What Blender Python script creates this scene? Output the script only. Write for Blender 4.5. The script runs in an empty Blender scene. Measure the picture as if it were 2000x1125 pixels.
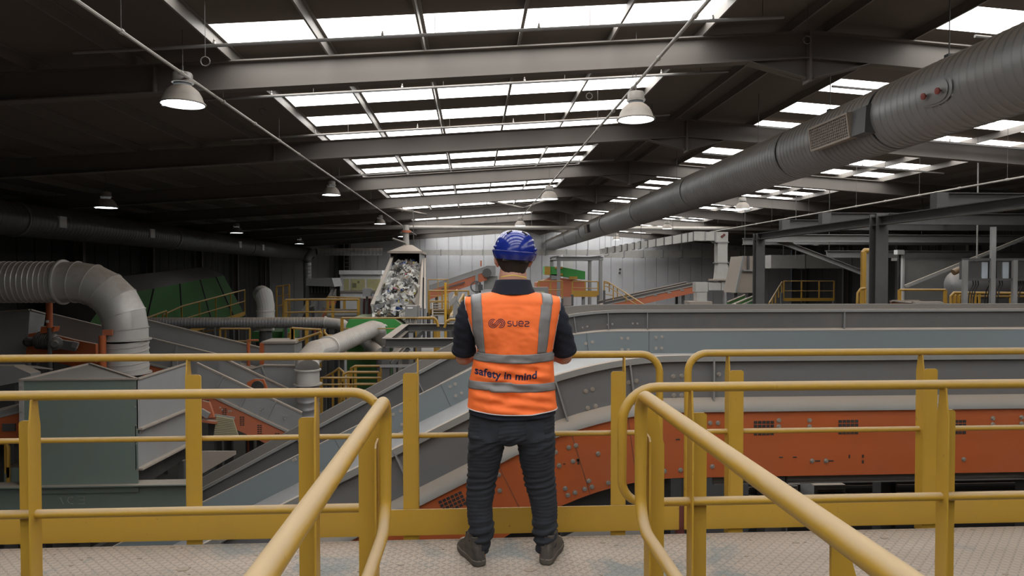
import bpy, bmesh, math, random
from mathutils import Vector, Matrix, noise
from mathutils.bvhtree import BVHTree
random.seed(7)
PI = math.pi
scn = bpy.context.scene
col = scn.collection
# ------------------------------------------------------------------ camera, world, exposure
F, YAW, PIT, H = 1333.0, math.radians(3.3), math.radians(1.18), 1.6      # world: X right along the railing, Y into the hall, Z up, deck at z = 0
cam_d = bpy.data.cameras.new('camera'); cam_d.sensor_width = 36; cam_d.lens = 36 * F / 2000
cam_d.clip_start = 0.05; cam_d.clip_end = 200
cam = bpy.data.objects.new('camera', cam_d); col.objects.link(cam)
cam.location = (0, 0, H); cam.rotation_euler = (PI / 2 - PIT, 0, -YAW)
scn.camera = cam
w = bpy.data.worlds.new('world'); scn.world = w; w.use_nodes = True
w.node_tree.nodes['Background'].inputs[0].default_value = (0.75, 0.85, 1, 1)
w.node_tree.nodes['Background'].inputs[1].default_value = 0.03
scn.view_settings.view_transform = 'Standard'; scn.view_settings.look = 'None'
scn.view_settings.gamma = 1; scn.view_settings.use_curve_mapping = False
scn.view_settings.exposure = 0.08
scn.cycles.max_bounces = 5; scn.cycles.diffuse_bounces = 3; scn.cycles.glossy_bounces = 3
scn.cycles.transmission_bounces = 2; scn.cycles.caustics_reflective = False; scn.cycles.caustics_refractive = False
scn.cycles.use_denoising = True
ROOF_GLOW = 5.2       # daylight radiance of the translucent rooflights
LAMP_GLOW = 14.0

cY, sY, cP, sP = math.cos(YAW), math.sin(YAW), math.cos(PIT), math.sin(PIT)
FW = (sY * cP, cY * cP, -sP); RT = (cY, -sY, 0); UP = (sY * sP, cY * sP, cP)
def P(x, y, Y):
    """world point seen at pixel (x, y) of the 2000x1125 photograph, at distance Y into the hall"""
    a = (x - 1000) / F; b = (562.5 - y) / F
    d = [FW[i] + a * RT[i] + b * UP[i] for i in range(3)]
    t = Y / d[1]
    return Vector((d[0] * t, Y, H + d[2] * t))

# ------------------------------------------------------------------ mesh helpers
V = Vector
class MB:
    def __init__(s): s.v = []; s.f = []; s.m = []
    def add(s, vs, fs, m=0):
        o = len(s.v); s.v += [tuple(q) for q in vs]; s.f += [[i + o for i in f] for f in fs]; s.m += [m] * len(fs); return s
    def box(s, x0, x1, y0, y1, z0, z1, m=0):
        return s.add([(x0, y0, z0), (x1, y0, z0), (x1, y1, z0), (x0, y1, z0), (x0, y0, z1), (x1, y0, z1), (x1, y1, z1), (x0, y1, z1)],
                     [(0, 3, 2, 1), (4, 5, 6, 7), (0, 1, 5, 4), (1, 2, 6, 5), (2, 3, 7, 6), (3, 0, 4, 7)], m)
    def frame(s, p0, p1, up=(0, 0, 1)):
        p0 = V(p0); p1 = V(p1); t = (p1 - p0).normalized(); u = V(up)
        if abs(t.dot(u)) > .999: u = V((0, 1, 0))
        sd = t.cross(u).normalized(); u = sd.cross(t).normalized()
        return p0, p1, t, sd, u
    def prof(s, p0, p1, pts, up=(0, 0, 1), m=0):
        """extrude closed 2-D outline pts (side, up) from p0 to p1"""
        p0, p1, t, sd, u = s.frame(p0, p1, up); n = len(pts)
        vs = [p + sd * a + u * b for p in (p0, p1) for a, b in pts]
        fs = [(i, (i + 1) % n, (i + 1) % n + n, i + n) for i in range(n)]
        fs += [tuple(range(n - 1, -1, -1)), tuple(range(n, 2 * n))]
        return s.add(vs, fs, m)
    def bar(s, p0, p1, wd, ht, up=(0, 0, 1), m=0):
        a, b = wd / 2, ht / 2
        return s.prof(p0, p1, [(-a, -b), (a, -b), (a, b), (-a, b)], up, m)
    def ibeam(s, p0, p1, d, wd, t=.016, up=(0, 0, 1), m=0):
        a, b, c = wd / 2, d / 2, t / 2
        return s.prof(p0, p1, [(-a, -b), (a, -b), (a, -b + t), (c, -b + t), (c, b - t), (a, b - t), (a, b), (-a, b), (-a, b - t), (-c, b - t), (-c, -b + t), (-a, -b + t)], up, m)
    def chan(s, p0, p1, d, wd, t=.012, up=(0, 0, 1), m=0):
        b = d / 2
        return s.prof(p0, p1, [(0, -b), (wd, -b), (wd, -b + t), (t, -b + t), (t, b - t), (wd, b - t), (wd, b), (0, b)], up, m)
    def tube(s, pts, r, n=10, caps=True, m=0, rr=None):
        pts = [V(p) for p in pts]; k = len(pts); vs = []
        t0 = (pts[1] - pts[0]).normalized(); ref = V((0, 0, 1)) if abs(t0.z) < .9 else V((1, 0, 0))
        u = t0.cross(ref).normalized()
        for i, p in enumerate(pts):
            t = (pts[min(i + 1, k - 1)] - pts[max(i - 1, 0)]).normalized()
            u = (u - t * u.dot(t)).normalized(); v = t.cross(u)
            q = rr[i] if rr else r
            if 0 < i < k - 1:
                c = max(.5, (pts[i] - pts[i - 1]).normalized().dot(t)); 
            else: c = 1
            bend = None
            if c < .999:
                bn = ((pts[i + 1] - pts[i]).normalized() - (pts[i] - pts[i - 1]).normalized()).normalized()
            for j in range(n):
                a = 2 * PI * j / n; o = u * (math.cos(a) * q) + v * (math.sin(a) * q)
                if c < .999: o += bn * (o.dot(bn) * (1 / c - 1))
                vs.append(p + o)
        fs = [(i * n + j, i * n + (j + 1) % n, (i + 1) * n + (j + 1) % n, (i + 1) * n + j) for i in range(k - 1) for j in range(n)]
        if caps: fs += [tuple(range(n - 1, -1, -1)), tuple(range((k - 1) * n, k * n))]
        return s.add(vs, fs, m)
    def lathe(s, prof, c=(0, 0, 0), ax=(0, 0, 1), n=24, m=0, caps=False):
        c = V(c); ax = V(ax).normalized(); ref = V((1, 0, 0)) if abs(ax.x) < .9 else V((0, 1, 0))
        u = ax.cross(ref).normalized(); v = ax.cross(u)
        vs = [c + ax * z + (u * math.cos(2 * PI * j / n) + v * math.sin(2 * PI * j / n)) * max(r, 1e-4) for r, z in prof for j in range(n)]
        fs = [(i * n + j, i * n + (j + 1) % n, (i + 1) * n + (j + 1) % n, (i + 1) * n + j) for i in range(len(prof) - 1) for j in range(n)]
        if caps: fs += [tuple(range(n - 1, -1, -1)), tuple(range((len(prof) - 1) * n, len(prof) * n))]
        return s.add(vs, fs, m)
    def plate(s, pts, vec, m=0):
        """flat polygon pts (3-D) given thickness by vec"""
        pts = [V(p) for p in pts]; vec = V(vec); n = len(pts)
        return s.add(pts + [p + vec for p in pts], [tuple(range(n)), tuple(range(2 * n - 1, n - 1, -1))] + [(i, i + n, (i + 1) % n + n, (i + 1) % n) for i in range(n)], m)
    def ball(s, c, rx, ry, rz, n=16, k=10, m=0):
        c = V(c); vs = []; 
        for i in range(k + 1):
            a = -PI / 2 + PI * i / k
            for j in range(n):
                b = 2 * PI * j / n
                vs.append((c.x + rx * math.cos(a) * math.cos(b), c.y + ry * math.cos(a) * math.sin(b), c.z + rz * math.sin(a)))
        return s.add(vs, [(i * n + j, i * n + (j + 1) % n, (i + 1) * n + (j + 1) % n, (i + 1) * n + j) for i in range(k) for j in range(n)], m)
    def grid(s, rows, m=0, closed=False):
        k = len(rows); n = len(rows[0]); vs = [p for r in rows for p in r]; fs = []
        for i in range(k - 1):
            for j in range(n if closed else n - 1):
                fs.append((i * n + j, i * n + (j + 1) % n, (i + 1) * n + (j + 1) % n, (i + 1) * n + j))
        return s.add(vs, fs, m)
    def build(s, name, mat, parent=None, smooth=35, origin=None, fix=True):
        me = bpy.data.meshes.new(name)
        if parent is None:
            if origin is None:
                xs = [q[0] for q in s.v]; ys = [q[1] for q in s.v]; zs = [q[2] for q in s.v]
                origin = ((min(xs) + max(xs)) / 2, (min(ys) + max(ys)) / 2, min(zs))
            o3 = V(origin); wl = o3
        else:
            wl = WL[parent.name]; o3 = wl
        me.from_pydata([(q[0] - o3.x, q[1] - o3.y, q[2] - o3.z) for q in s.v], [], s.f)
        if fix:
            bm = bmesh.new(); bm.from_mesh(me); bmesh.ops.recalc_face_normals(bm, faces=bm.faces); bm.to_mesh(me); bm.free()
        mats = mat if isinstance(mat, (list, tuple)) else [mat]
        for q in mats: me.materials.append(q)
        if len(mats) > 1: me.polygons.foreach_set('material_index', s.m)
        me.polygons.foreach_set('use_smooth', [True] * len(me.polygons))
        try: me.set_sharp_from_angle(angle=math.radians(smooth))
        except Exception: pass
        o = bpy.data.objects.new(name, me); col.objects.link(o)
        if parent is not None: o.parent = parent
        else: o.location = wl
        WL[o.name] = wl
        return o
WL = {}
def tag(o, label, cat, group=None, kind=None):
    if label: o['label'] = label
    if cat: o['category'] = cat
    if group: o['group'] = group
    if kind: o['kind'] = kind
    return o
def thing(name, label, cat, loc=(0, 0, 0), group=None):
    o = bpy.data.objects.new(name, None); col.objects.link(o); o.location = loc; o.empty_display_size = .1
    WL[o.name] = V(loc); return tag(o, label, cat, group)
def copy_tree(o, loc, label=None, parent=None):
    c = o.copy(); col.objects.link(c); WL[c.name] = V(loc)
    if parent is not None: c.parent = parent
    else: c.location = loc
    if label: c['label'] = label
    for ch in list(o.children): copy_tree(ch, loc, None, c)
    return c
def struct(name, mb, mat, **k):
    o = mb.build(name, mat, None, **k); o['kind'] = 'structure'; return o

# ------------------------------------------------------------------ materials
MATS = {}
def mat(name, c, rough=.55, metal=0.0, dust=.6, grime=.25, gscale=3.0, bump=.15, dustc=(.33, .275, .225), spots=0.0, coat=0):
    if name in MATS: return MATS[name]
    m = bpy.data.materials.new(name); m.use_nodes = True; nt = m.node_tree; N = nt.nodes; L = nt.links
    b = N['Principled BSDF']; b.inputs['Metallic'].default_value = metal
    b.inputs['Coat Weight'].default_value = coat
    tc = N.new('ShaderNodeTexCoord'); geo = N.new('ShaderNodeNewGeometry')
    n1 = N.new('ShaderNodeTexNoise'); n1.inputs['Scale'].default_value = gscale; n1.inputs['Detail'].default_value = 5; n1.inputs['Roughness'].default_value = .65
    L.new(tc.outputs['Object'], n1.inputs['Vector'])
    r1 = N.new('ShaderNodeMapRange'); r1.inputs[1].default_value = .35; r1.inputs[2].default_value = .75; r1.inputs[3].default_value = 0; r1.inputs[4].default_value = grime
    L.new(n1.outputs['Fac'], r1.inputs[0])
    mx = N.new('ShaderNodeMix'); mx.data_type = 'RGBA'; mx.inputs[6].default_value = (*c, 1)
    mx.inputs[7].default_value = (*[.45 * q + .55 * d * .6 for q, d in zip(c, dustc)], 1)
    L.new(r1.outputs[0], mx.inputs[0])
    # settled dust lies on faces that look up
    sp = N.new('ShaderNodeSeparateXYZ'); L.new(geo.outputs['Normal'], sp.inputs[0])
    n2 = N.new('ShaderNodeTexNoise'); n2.inputs['Scale'].default_value = gscale * 5; n2.inputs['Detail'].default_value = 4
    L.new(tc.outputs['Object'], n2.inputs['Vector'])
    ad = N.new('ShaderNodeMath'); ad.operation = 'MULTIPLY_ADD'; ad.inputs[1].default_value = .5; L.new(n2.outputs['Fac'], ad.inputs[0]); L.new(sp.outputs['Z'], ad.inputs[2])
    r2 = N.new('ShaderNodeMapRange'); r2.inputs[1].default_value = .45; r2.inputs[2].default_value = 1.05; r2.inputs[3].default_value = 0; r2.inputs[4].default_value = dust
    L.new(ad.outputs[0], r2.inputs[0])
    mx2 = N.new('ShaderNodeMix'); mx2.data_type = 'RGBA'; mx2.inputs[7].default_value = (*dustc, 1)
    L.new(mx.outputs[2], mx2.inputs[6]); L.new(r2.outputs[0], mx2.inputs[0])
    last = mx2.outputs[2]
    if spots:
        n3 = N.new('ShaderNodeTexNoise'); n3.inputs['Scale'].default_value = 26; n3.inputs['Detail'].default_value = 6; n3.inputs['Roughness'].default_value = .7
        L.new(tc.outputs['Object'], n3.inputs['Vector'])
        r3 = N.new('ShaderNodeMapRange'); r3.inputs[1].default_value = .66; r3.inputs[2].default_value = .72; r3.inputs[4].default_value = spots
        L.new(n3.outputs['Fac'], r3.inputs[0])
        mx3 = N.new('ShaderNodeMix'); mx3.data_type = 'RGBA'; mx3.inputs[7].default_value = (.06, .045, .035, 1)
        L.new(last, mx3.inputs[6]); L.new(r3.outputs[0], mx3.inputs[0]); last = mx3.outputs[2]
    L.new(last, b.inputs['Base Color'])
    rr = N.new('ShaderNodeMapRange'); rr.inputs[1].default_value = 0; rr.inputs[2].default_value = 1; rr.inputs[3].default_value = rough; rr.inputs[4].default_value = .92
    L.new(r2.outputs[0], rr.inputs[0]); L.new(rr.outputs[0], b.inputs['Roughness'])
    if bump:
        bp = N.new('ShaderNodeBump'); bp.inputs['Strength'].default_value = bump; bp.inputs['Distance'].default_value = .01
        L.new(n2.outputs['Fac'], bp.inputs['Height']); L.new(bp.outputs[0], b.inputs['Normal'])
    MATS[name] = m; return m
def glow(name, c, s):
    m = bpy.data.materials.new(name); m.use_nodes = True; b = m.node_tree.nodes['Principled BSDF']
    b.inputs['Base Color'].default_value = (.8, .8, .8, 1); b.inputs['Emission Color'].default_value = (*c, 1); b.inputs['Emission Strength'].default_value = s
    return m
M_yel = mat('yellow rail paint', (.47, .28, .03), .42, dust=.62, grime=.22, spots=.65, bump=.1)
M_yel2 = mat('yellow painted steel', (.42, .235, .025), .5, dust=.7, grime=.4)
M_org = mat('orange painted steel', (.47, .105, .026), .5, dust=.8, grime=.3, gscale=2)
M_orgdust = mat('dusty orange paint', (.52, .15, .07), .6, dust=.85, grime=.5, gscale=2)
M_blu = mat('blue grey painted steel', (.185, .225, .25), .42, dust=.9, grime=.4, gscale=1.5)
M_gry = mat('mid grey painted steel', (.26, .265, .27), .5, dust=.9, grime=.55, gscale=1.8)
M_lgt = mat('light grey skirt plate', (.30, .30, .29), .5, dust=.9, grime=.4)
M_dust = mat('dust coated rim', (.32, .275, .235), .85, dust=.5, grime=.2)
M_drk = mat('dark steel', (.075, .077, .08), .55, dust=.75, grime=.3)
M_blk = mat('black rubber', (.02, .02, .021), .7, dust=.3, grime=.3)
M_belt = mat('dusty conveyor belt', (.07, .065, .06), .8, dust=.75, grime=.4)
M_hop = mat('grey green painted sheet', (.19, .245, .22), .4, dust=.8, grime=.45, gscale=1.2)
M_galv = mat('galvanised sheet', (.58, .57, .55), .36, metal=.3, dust=.9, grime=.3, gscale=2, bump=.05, dustc=(.42, .36, .30))
M_galvd = mat('dull galvanised sheet', (.27, .27, .275), .42, metal=.35, dust=1.0, grime=.4, gscale=1.5, bump=.08)
M_galvl = mat('pale galvanised duct', (.46, .45, .43), .5, metal=.2, dust=.8, grime=.4)
M_rod = mat('thin steel rod', (.10, .095, .09), .5, dust=.5, grime=.2)
M_bolt = mat('zinc bolt', (.55, .53, .5), .35, metal=.7, dust=.4, grime=.3)
M_green = mat('green painted machine', (.035, .30, .055), .45, dust=.7, grime=.35)
M_dgreen = mat('dark green drum sheet', (.028, .12, .02), .7, dust=.35, grime=.5, dustc=(.16, .15, .14))
M_white = mat('white cladding', (.80, .80, .80), .6, dust=.4, grime=.3)
M_rafter = mat('grey rafter paint', (.16, .145, .133), .7, dust=.8, grime=.25, gscale=1)
M_roofs = mat('brown grey roof lining', (.15, .13, .115), .9, dust=0, grime=.4, gscale=.8, bump=.05)
M_purl = mat('galvanised purlin', (.20, .185, .17), .5, metal=.2, dust=.3, grime=.3)
M_dred = mat('dark red painted steel', (.13, .03, .025), .6, dust=.6)
M_conc = mat('dusty concrete floor', (.06, .055, .05), .9, dust=.1, grime=.5, gscale=.6)
M_glow = glow('daylight through translucent rooflight', (1.0, .985, .955), ROOF_GLOW)
M_lamp = glow('lamp lens light', (.86, .94, 1.0), LAMP_GLOW)
# ------------------------------------------------------------------ the hall
RX, Z0, SL = 5.15, 5.12, .07          # ridge X, roof height at X=0, slope
def zr(X): return Z0 + SL * X if X < RX else Z0 + SL * (2 * RX - X)
XL, XR, YB, YF, ZF = -16.0, 26.3, 55.0, -9.0, -5.0
struct('floor', MB().box(XL, XR, YF, YB, ZF - .2, ZF), M_conc)
# cladding walls with vertical seams
def seam_wall(name, axis, c0, c1, pos, zt, m, step=1.0, out=1):
    b = MB(); n = int((c1 - c0) / step)
    for i in range(n):
        a0 = c0 + i * step; a1 = a0 + step - .05
        if axis == 'x': b.box(a0, a1, pos, pos + .1 * out, ZF, zt); b.box(a1, a0 + step, pos + .06 * out, pos + .1 * out, ZF, zt)
        else: b.box(pos, pos + .1 * out, a0, a1, ZF, zt); b.box(pos + .06 * out, pos + .1 * out, a1, a0 + step, ZF, zt)
    return struct(name, b, m)
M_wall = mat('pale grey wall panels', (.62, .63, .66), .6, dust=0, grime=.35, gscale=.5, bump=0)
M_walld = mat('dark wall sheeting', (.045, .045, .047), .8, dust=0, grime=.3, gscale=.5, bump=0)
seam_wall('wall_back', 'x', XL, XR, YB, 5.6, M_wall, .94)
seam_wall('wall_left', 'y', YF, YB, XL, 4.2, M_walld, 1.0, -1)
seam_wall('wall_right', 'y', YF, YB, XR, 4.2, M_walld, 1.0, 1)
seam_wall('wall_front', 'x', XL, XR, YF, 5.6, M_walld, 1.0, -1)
# rooflight strips: pitch along Y, between ridge offsets 1.65 and 8.65
strips = [12.80 + 1.775 * k for k in range(-12, 24)]
SW = .86
def roofbox(b, x0, x1, y0, y1, th=.06):
    b.add([(x0, y0, zr(x0)), (x1, y0, zr(x1)), (x1, y1, zr(x1)), (x0, y1, zr(x0)), (x0, y0, zr(x0) + th), (x1, y0, zr(x1) + th), (x1, y1, zr(x1) + th), (x0, y1, zr(x0) + th)],
          [(0, 3, 2, 1), (4, 5, 6, 7), (0, 1, 5, 4), (1, 2, 6, 5), (2, 3, 7, 6), (3, 0, 4, 7)])
ceil = MB()
LB = (RX - 8.65, RX - 1.65); RB = (RX + 1.65, RX + 8.65)
roofbox(ceil, XL, LB[0], YF, YB); roofbox(ceil, LB[1], RX, YF, YB); roofbox(ceil, RX, RB[0], YF, YB); roofbox(ceil, RB[1], XR, YF, YB)
ys = [YF]
for y in strips: ys += [y, y + SW]
ys.append(YB)
for i in range(0, len(ys), 2):
    for x0, x1 in (LB, RB): roofbox(ceil, x0, x1, ys[i], ys[i + 1])
struct('ceiling', ceil, M_roofs)
# added glowing panels, unseen behind the camera, to brighten the left machines
LB_FILL = (-13.0, RX - 8.75)
k = 0
for y in strips:
    if y < -1.5:
        k += 1; b = MB(); b.add([(LB_FILL[0], y, zr(LB_FILL[0]) - .01), (LB_FILL[1], y, zr(LB_FILL[1]) - .01), (LB_FILL[1], y + SW, zr(LB_FILL[1]) - .01), (LB_FILL[0], y + SW, zr(LB_FILL[0]) - .01), (LB_FILL[0], y, zr(LB_FILL[0]) - .002), (LB_FILL[1], y, zr(LB_FILL[1]) - .002), (LB_FILL[1], y + SW, zr(LB_FILL[1]) - .002), (LB_FILL[0], y + SW, zr(LB_FILL[0]) - .002)], [(0, 3, 2, 1), (4, 5, 6, 7), (0, 1, 5, 4), (1, 2, 6, 5), (2, 3, 7, 6), (3, 0, 4, 7)])
        struct('window_%d' % k, b, M_glow)
for y in strips:
    for x0, x1 in (LB, RB):
        k += 1; b = MB(); roofbox(b, x0, x1, y, y + SW, .03); struct('window_%d' % k, b, M_glow)
# purlins along the hall
k = 0
offs = [.28, 1.65, 3.05, 4.45, 5.85, 7.25, 8.65, 10.05, 11.45, 12.85, 14.25, 15.65, 17.05, 18.45, 19.85]
for sgn in (-1, 1):
    for o in offs:
        X = RX + sgn * o
        k += 1; b = MB(); z = zr(X) - .002
        b.prof((X, YF, z), (X, YB, z), [(-.03, -.16), (.0, -.16), (.0, -.008), (.045, -.008), (.045, 0), (-.008, 0), (-.008, -.15), (-.03, -.15)])
        struct('trim_%d' % k, b, M_purl)
# rafters
ordw = ['nearest', 'second', 'third', 'fourth', 'fifth', 'sixth', 'seventh', 'eighth', 'ninth']
RD = .42
fy = [10.3 + 6 * i for i in range(-3, 8)]
for i, Y in enumerate(fy):
    j = i - 3
    lab = ('grey steel portal rafter, %s counted from the camera, spanning the roof' % ordw[j]) if j >= 0 else ('grey steel portal rafter, %s behind the camera' % ordw[-j - 1])
    t = thing('roof_rafter', lab, 'roof beam', (RX, Y, ZF), 'roof rafters')
    dz = .165 + RD / 2
    for sgn, xe in ((-1, XL + .3), (1, XR - .3)):
        b = MB().ibeam((RX, Y, zr(RX) - dz), (xe, Y, zr(xe) - dz), RD, .2, .02)
        b.build('rafter_half', M_rafter, t)
        MB().ibeam((xe, Y, ZF), (xe, Y, zr(xe) - .17), .34, .2, .02, (1, 0, 0)).build('column', M_rafter, t)
        hx = RX + sgn * .95
        MB().plate([(RX, Y - .008, zr(RX) - dz - RD / 2), (hx, Y - .008, zr(hx) - dz - RD / 2), (RX + sgn * .12, Y - .008, zr(RX) - dz - RD / 2 - .3), (RX, Y - .008, zr(RX) - dz - RD / 2 - .3)], (0, .016, 0)).build('haunch_plate', M_rafter, t)
        MB().bar((hx, Y, zr(hx) - dz - RD / 2), (RX + sgn * .06, Y, zr(RX) - dz - RD / 2 - .3), .2, .016).build('haunch_flange', M_rafter, t)
    MB().box(RX - .02, RX + .02, Y - .11, Y + .11, zr(RX) - dz - RD / 2 - .36, zr(RX) - .17).build('ridge_plate', M_rafter, t)
    for X in (-4.6,):
        MB().box(X - .012, X + .012, Y - .1, Y - .011, zr(X) - dz - RD / 2 + .02, zr(X) - .19).build('stiffener', M_rafter, t)
# tie pipes for sprinklers, sloping with the roof
def spr(Y, x0, x1, off, lab, heads):
    t = thing('sprinkler_pipe', lab, 'pipe', (x0, Y, zr(x0) - off), 'sprinkler pipes under the roof')
    pts = [(x0, Y, zr(x0) - off), (x1, Y, zr(x1) - off)]
    if x0 < RX < x1: pts.insert(1, (RX, Y, zr(RX) - off))
    MB().tube(pts, .024, 8).build('pipe', M_gry, t)
    for X in heads:
        MB().lathe([(.006, 0), (.02, .0), (.02, .03), (.009, .035), (.016, .05), (.006, .06), (.003, .1)], (X, Y, zr(X) - off + .022), n=8).build('sprinkler_head', M_bolt, t)
        MB().tube([(X + .7, Y, zr(X + .7) - off), (X + .7, Y, zr(X + .7))], .005, 5).build('hanger', M_rod, t)
for q, (Y, x0, x1, off) in enumerate([(9.28, -5.2, 4.3, .27), (11.85, -5.2, 4.5, .27), (15.1, -5.2, 4.4, .27), (17.7, -5.2, 4.5, .3), (21.1, -5.2, 4.4, .27), (23.9, -5.2, 4.6, .3), (29.5, -5.2, 4.6, .3), (35.5, -5.2, 4.6, .3)]):
    spr(Y, x0, x1, off, 'thin grey sprinkler pipe left of the ridge, %s counted from the camera' % ordw[q], [-3.4, -1.2, .9, 3.3])
for q, (Y, x0, x1) in enumerate([(9.6, 7.3, 14), (12.45, 6.7, 14), (15.9, 6.7, 14), (19.6, 6.7, 14), (23.6, 6.7, 14), (29, 6.7, 14)]):
    spr(Y, x0, x1, .27, 'thin grey sprinkler pipe right of the ridge, %s counted from the camera' % ordw[q], [8.5, 11.5])
# tubular roof bracing between two far rafters
for q, (a, c) in enumerate([((742, 383, 28.6), (832, 362, 34)), ((938, 357, 28.6), (1022, 374, 34)), ((1102, 353, 28.6), (1024, 375, 34)), ((1240, 330, 28.6), (1290, 368, 34))]):
    p0, p1 = P(*a), P(*c)
    p0.z = zr(p0.x) - .42; p1.z = zr(p1.x) - .42
    tag(MB().tube([p0, p1], .055, 10).build('roof_brace', M_rafter), 'round tube brace under the far rooflights, %s from the left' % ordw[q].replace('nearest', 'first'), 'brace', 'roof braces')
# ------------------------------------------------------------------ hanging lamps on conduits
M_shade = mat('dirty lamp reflector', (.30, .285, .265), .4, dust=.8, grime=.85, gscale=8, spots=.5)
def lamp_parts(t, loc, s=1.0):
    x, y, z = loc
    MB().lathe([(.272, 0), (.28, .01), (.262, .03), (.24, .1), (.20, .17), (.15, .215), (.12, .235)], loc, n=32).build('reflector', M_shade, t)
    MB().lathe([(.285, -.012), (.29, 0), (.285, .012), (.27, .012), (.27, -.012), (.285, -.012)], loc, n=32).build('rim', M_shade, t)
    MB().lathe([(0, .004), (.15, .001), (.268, .004)], loc, n=32).build('lens', M_lamp, t)
    MB().lathe([(.11, .225), (.115, .24), (.115, .27), (.10, .275)], loc, n=24, caps=True).build('neck', M_drk, t)
    MB().lathe([(.10, .272), (.14, .276), (.142, .30), (.128, .305), (.125, .39), (.115, .41), (.06, .42)], loc, n=24, caps=True).build('ballast_housing', M_shade, t)
    MB().tube([(x, y, z + .41), (x, y, z + .5)], .012, 8).build('hook', M_rod, t)
    MB().box(x - .27, x - .25, y - .01, y + .01, z - .03, z).build('clip', M_shade, t)
lab_l = {
 'mid': ['large dirty bell lamp in the upper left, hanging nearest under the left conduit', 'bell lamp hanging second along the left conduit, under the rafters', 'bell lamp third along the left conduit, near its far end', 'small bell lamp beside the pipe on top of the waste conveyor hood'],
 'rt': ['large dirty bell lamp hanging right of centre, nearest on the right conduit', 'bell lamp second along the right conduit', 'bell lamp hanging just above the blue helmet'],
 'dk': ['lit lamp in the dark left side of the hall, biggest of the three there', 'lit lamp in the dark left side, middle one of three', 'lit lamp in the dark left side, smallest and farthest'],
 'r3': ['bell lamp hanging just under the big duct, right of it, nearest of its row', 'bell lamp under the big duct, second of its row', 'small bell lamp near the back wall, last of the row under the big duct'],
 'far': ['small flat glowing lamp far off on the right behind the steel frame']}
rows = {'mid': [(-3.86, 9.4, 3.87), (-4.31, 21.2, 4.02), (-4.42, 33, 4.0), (-4.6, 45, 4.04)], 'rt': [(2.48, 10.3, 3.95), (2.42, 21.5, 3.97), (2.3, 33, 3.93)],
        'dk': [(-9.69, 18.7, 3.36), (-10.46, 31, 3.43), (-10.7, 43, 3.47)], 'r3': [(9.86, 24.5, 3.98), (10.38, 36, 4.02), (9.77, 46, 3.93)], 'far': [(21.25, 41, 3.4)]}
first = None; wires = []
for r, ps in rows.items():
    for q, loc in enumerate(ps):
        if first is None:
            first = thing('high_bay_lamp', lab_l[r][q], 'lamp', loc, 'hanging bell lamps'); lamp_parts(first, loc); t = first
        else: t = copy_tree(first, loc, lab_l[r][q])
        ld = bpy.data.lights.new('lamp_light', 'SPOT'); ld.energy = 55; ld.color = (.8, .9, 1); ld.spot_size = math.radians(140); ld.spot_blend = .6; ld.shadow_soft_size = .2
        lo = bpy.data.objects.new('lamp_light', ld); col.objects.link(lo); lo.location = (loc[0], loc[1], loc[2] - .03)
        wires.append((r, t, loc))
for r, t, loc in wires:
        if r in('dk', 'far'):
            MB().tube([(loc[0], loc[1], loc[2] + .49), (loc[0], loc[1], zr(loc[0]))], .006, 5).build('suspension_wire', M_rod, t)
        else: MB().tube([(loc[0], loc[1], loc[2] + .42), (loc[0], loc[1], zr(loc[0]))], .006, 5).build('suspension_wire', M_rod, t)
def conduit(x0, x1, y0, y1, z, lab, r=.022):
    t = thing('lighting_conduit', lab, 'conduit', (x0, y0, z), 'lighting conduits')
    b = MB()
    b.tube([(x0, y0, z), (x1, y1, z)], r, 8); b.build('conduit', M_galvl, t)
    n = int((y1 - y0) / 1.5)
    for i in range(n):
        y = y0 + .6 + i * 1.5; x = x0 + (x1 - x0) * (y - y0) / (y1 - y0)
        if i % 2 == 0: MB().tube([(x, y, z), (x, y, zr(x))], .004, 5).build('hanger', M_rod, t)
        MB().tube([(x, y - .03, z), (x, y + .03, z)], r * 1.5, 8).build('coupling', M_galvl, t)
conduit(-3.76, -3.76, 1, 46, 4.2, 'pale straight conduit running into the hall over the left lamps')
conduit(2.5, 2.5, 1, 40, 4.5, 'straight dark conduit running into the hall over the right lamps')
conduit(11.9, 11.9, 14, 50, 3.7, 'long thin pipe sloping across above the steel frame on the right')
for q, (x, y, Y) in enumerate([(401, 120, 8.5), (513, 218, 13), (1577, 78, 9.5), (1151, 188, 12)]):
    p = P(x, y, Y); b = MB(); rr_ = .055
    b.tube([(p.x + rr_ * math.cos(a * PI / 8), p.y, p.z + rr_ * math.sin(a * PI / 8)) for a in range(17)], .007, 6)
    b.tube([(p.x, p.y, p.z + rr_), (p.x, p.y, zr(p.x))], .003, 5)
    tag(b.build('cable_ring', M_rod), 'small wire ring hanging on a thin cable, %s from the left' % ['first', 'second', 'last', 'third'][q], 'cable ring', 'hanging cable rings')
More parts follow.
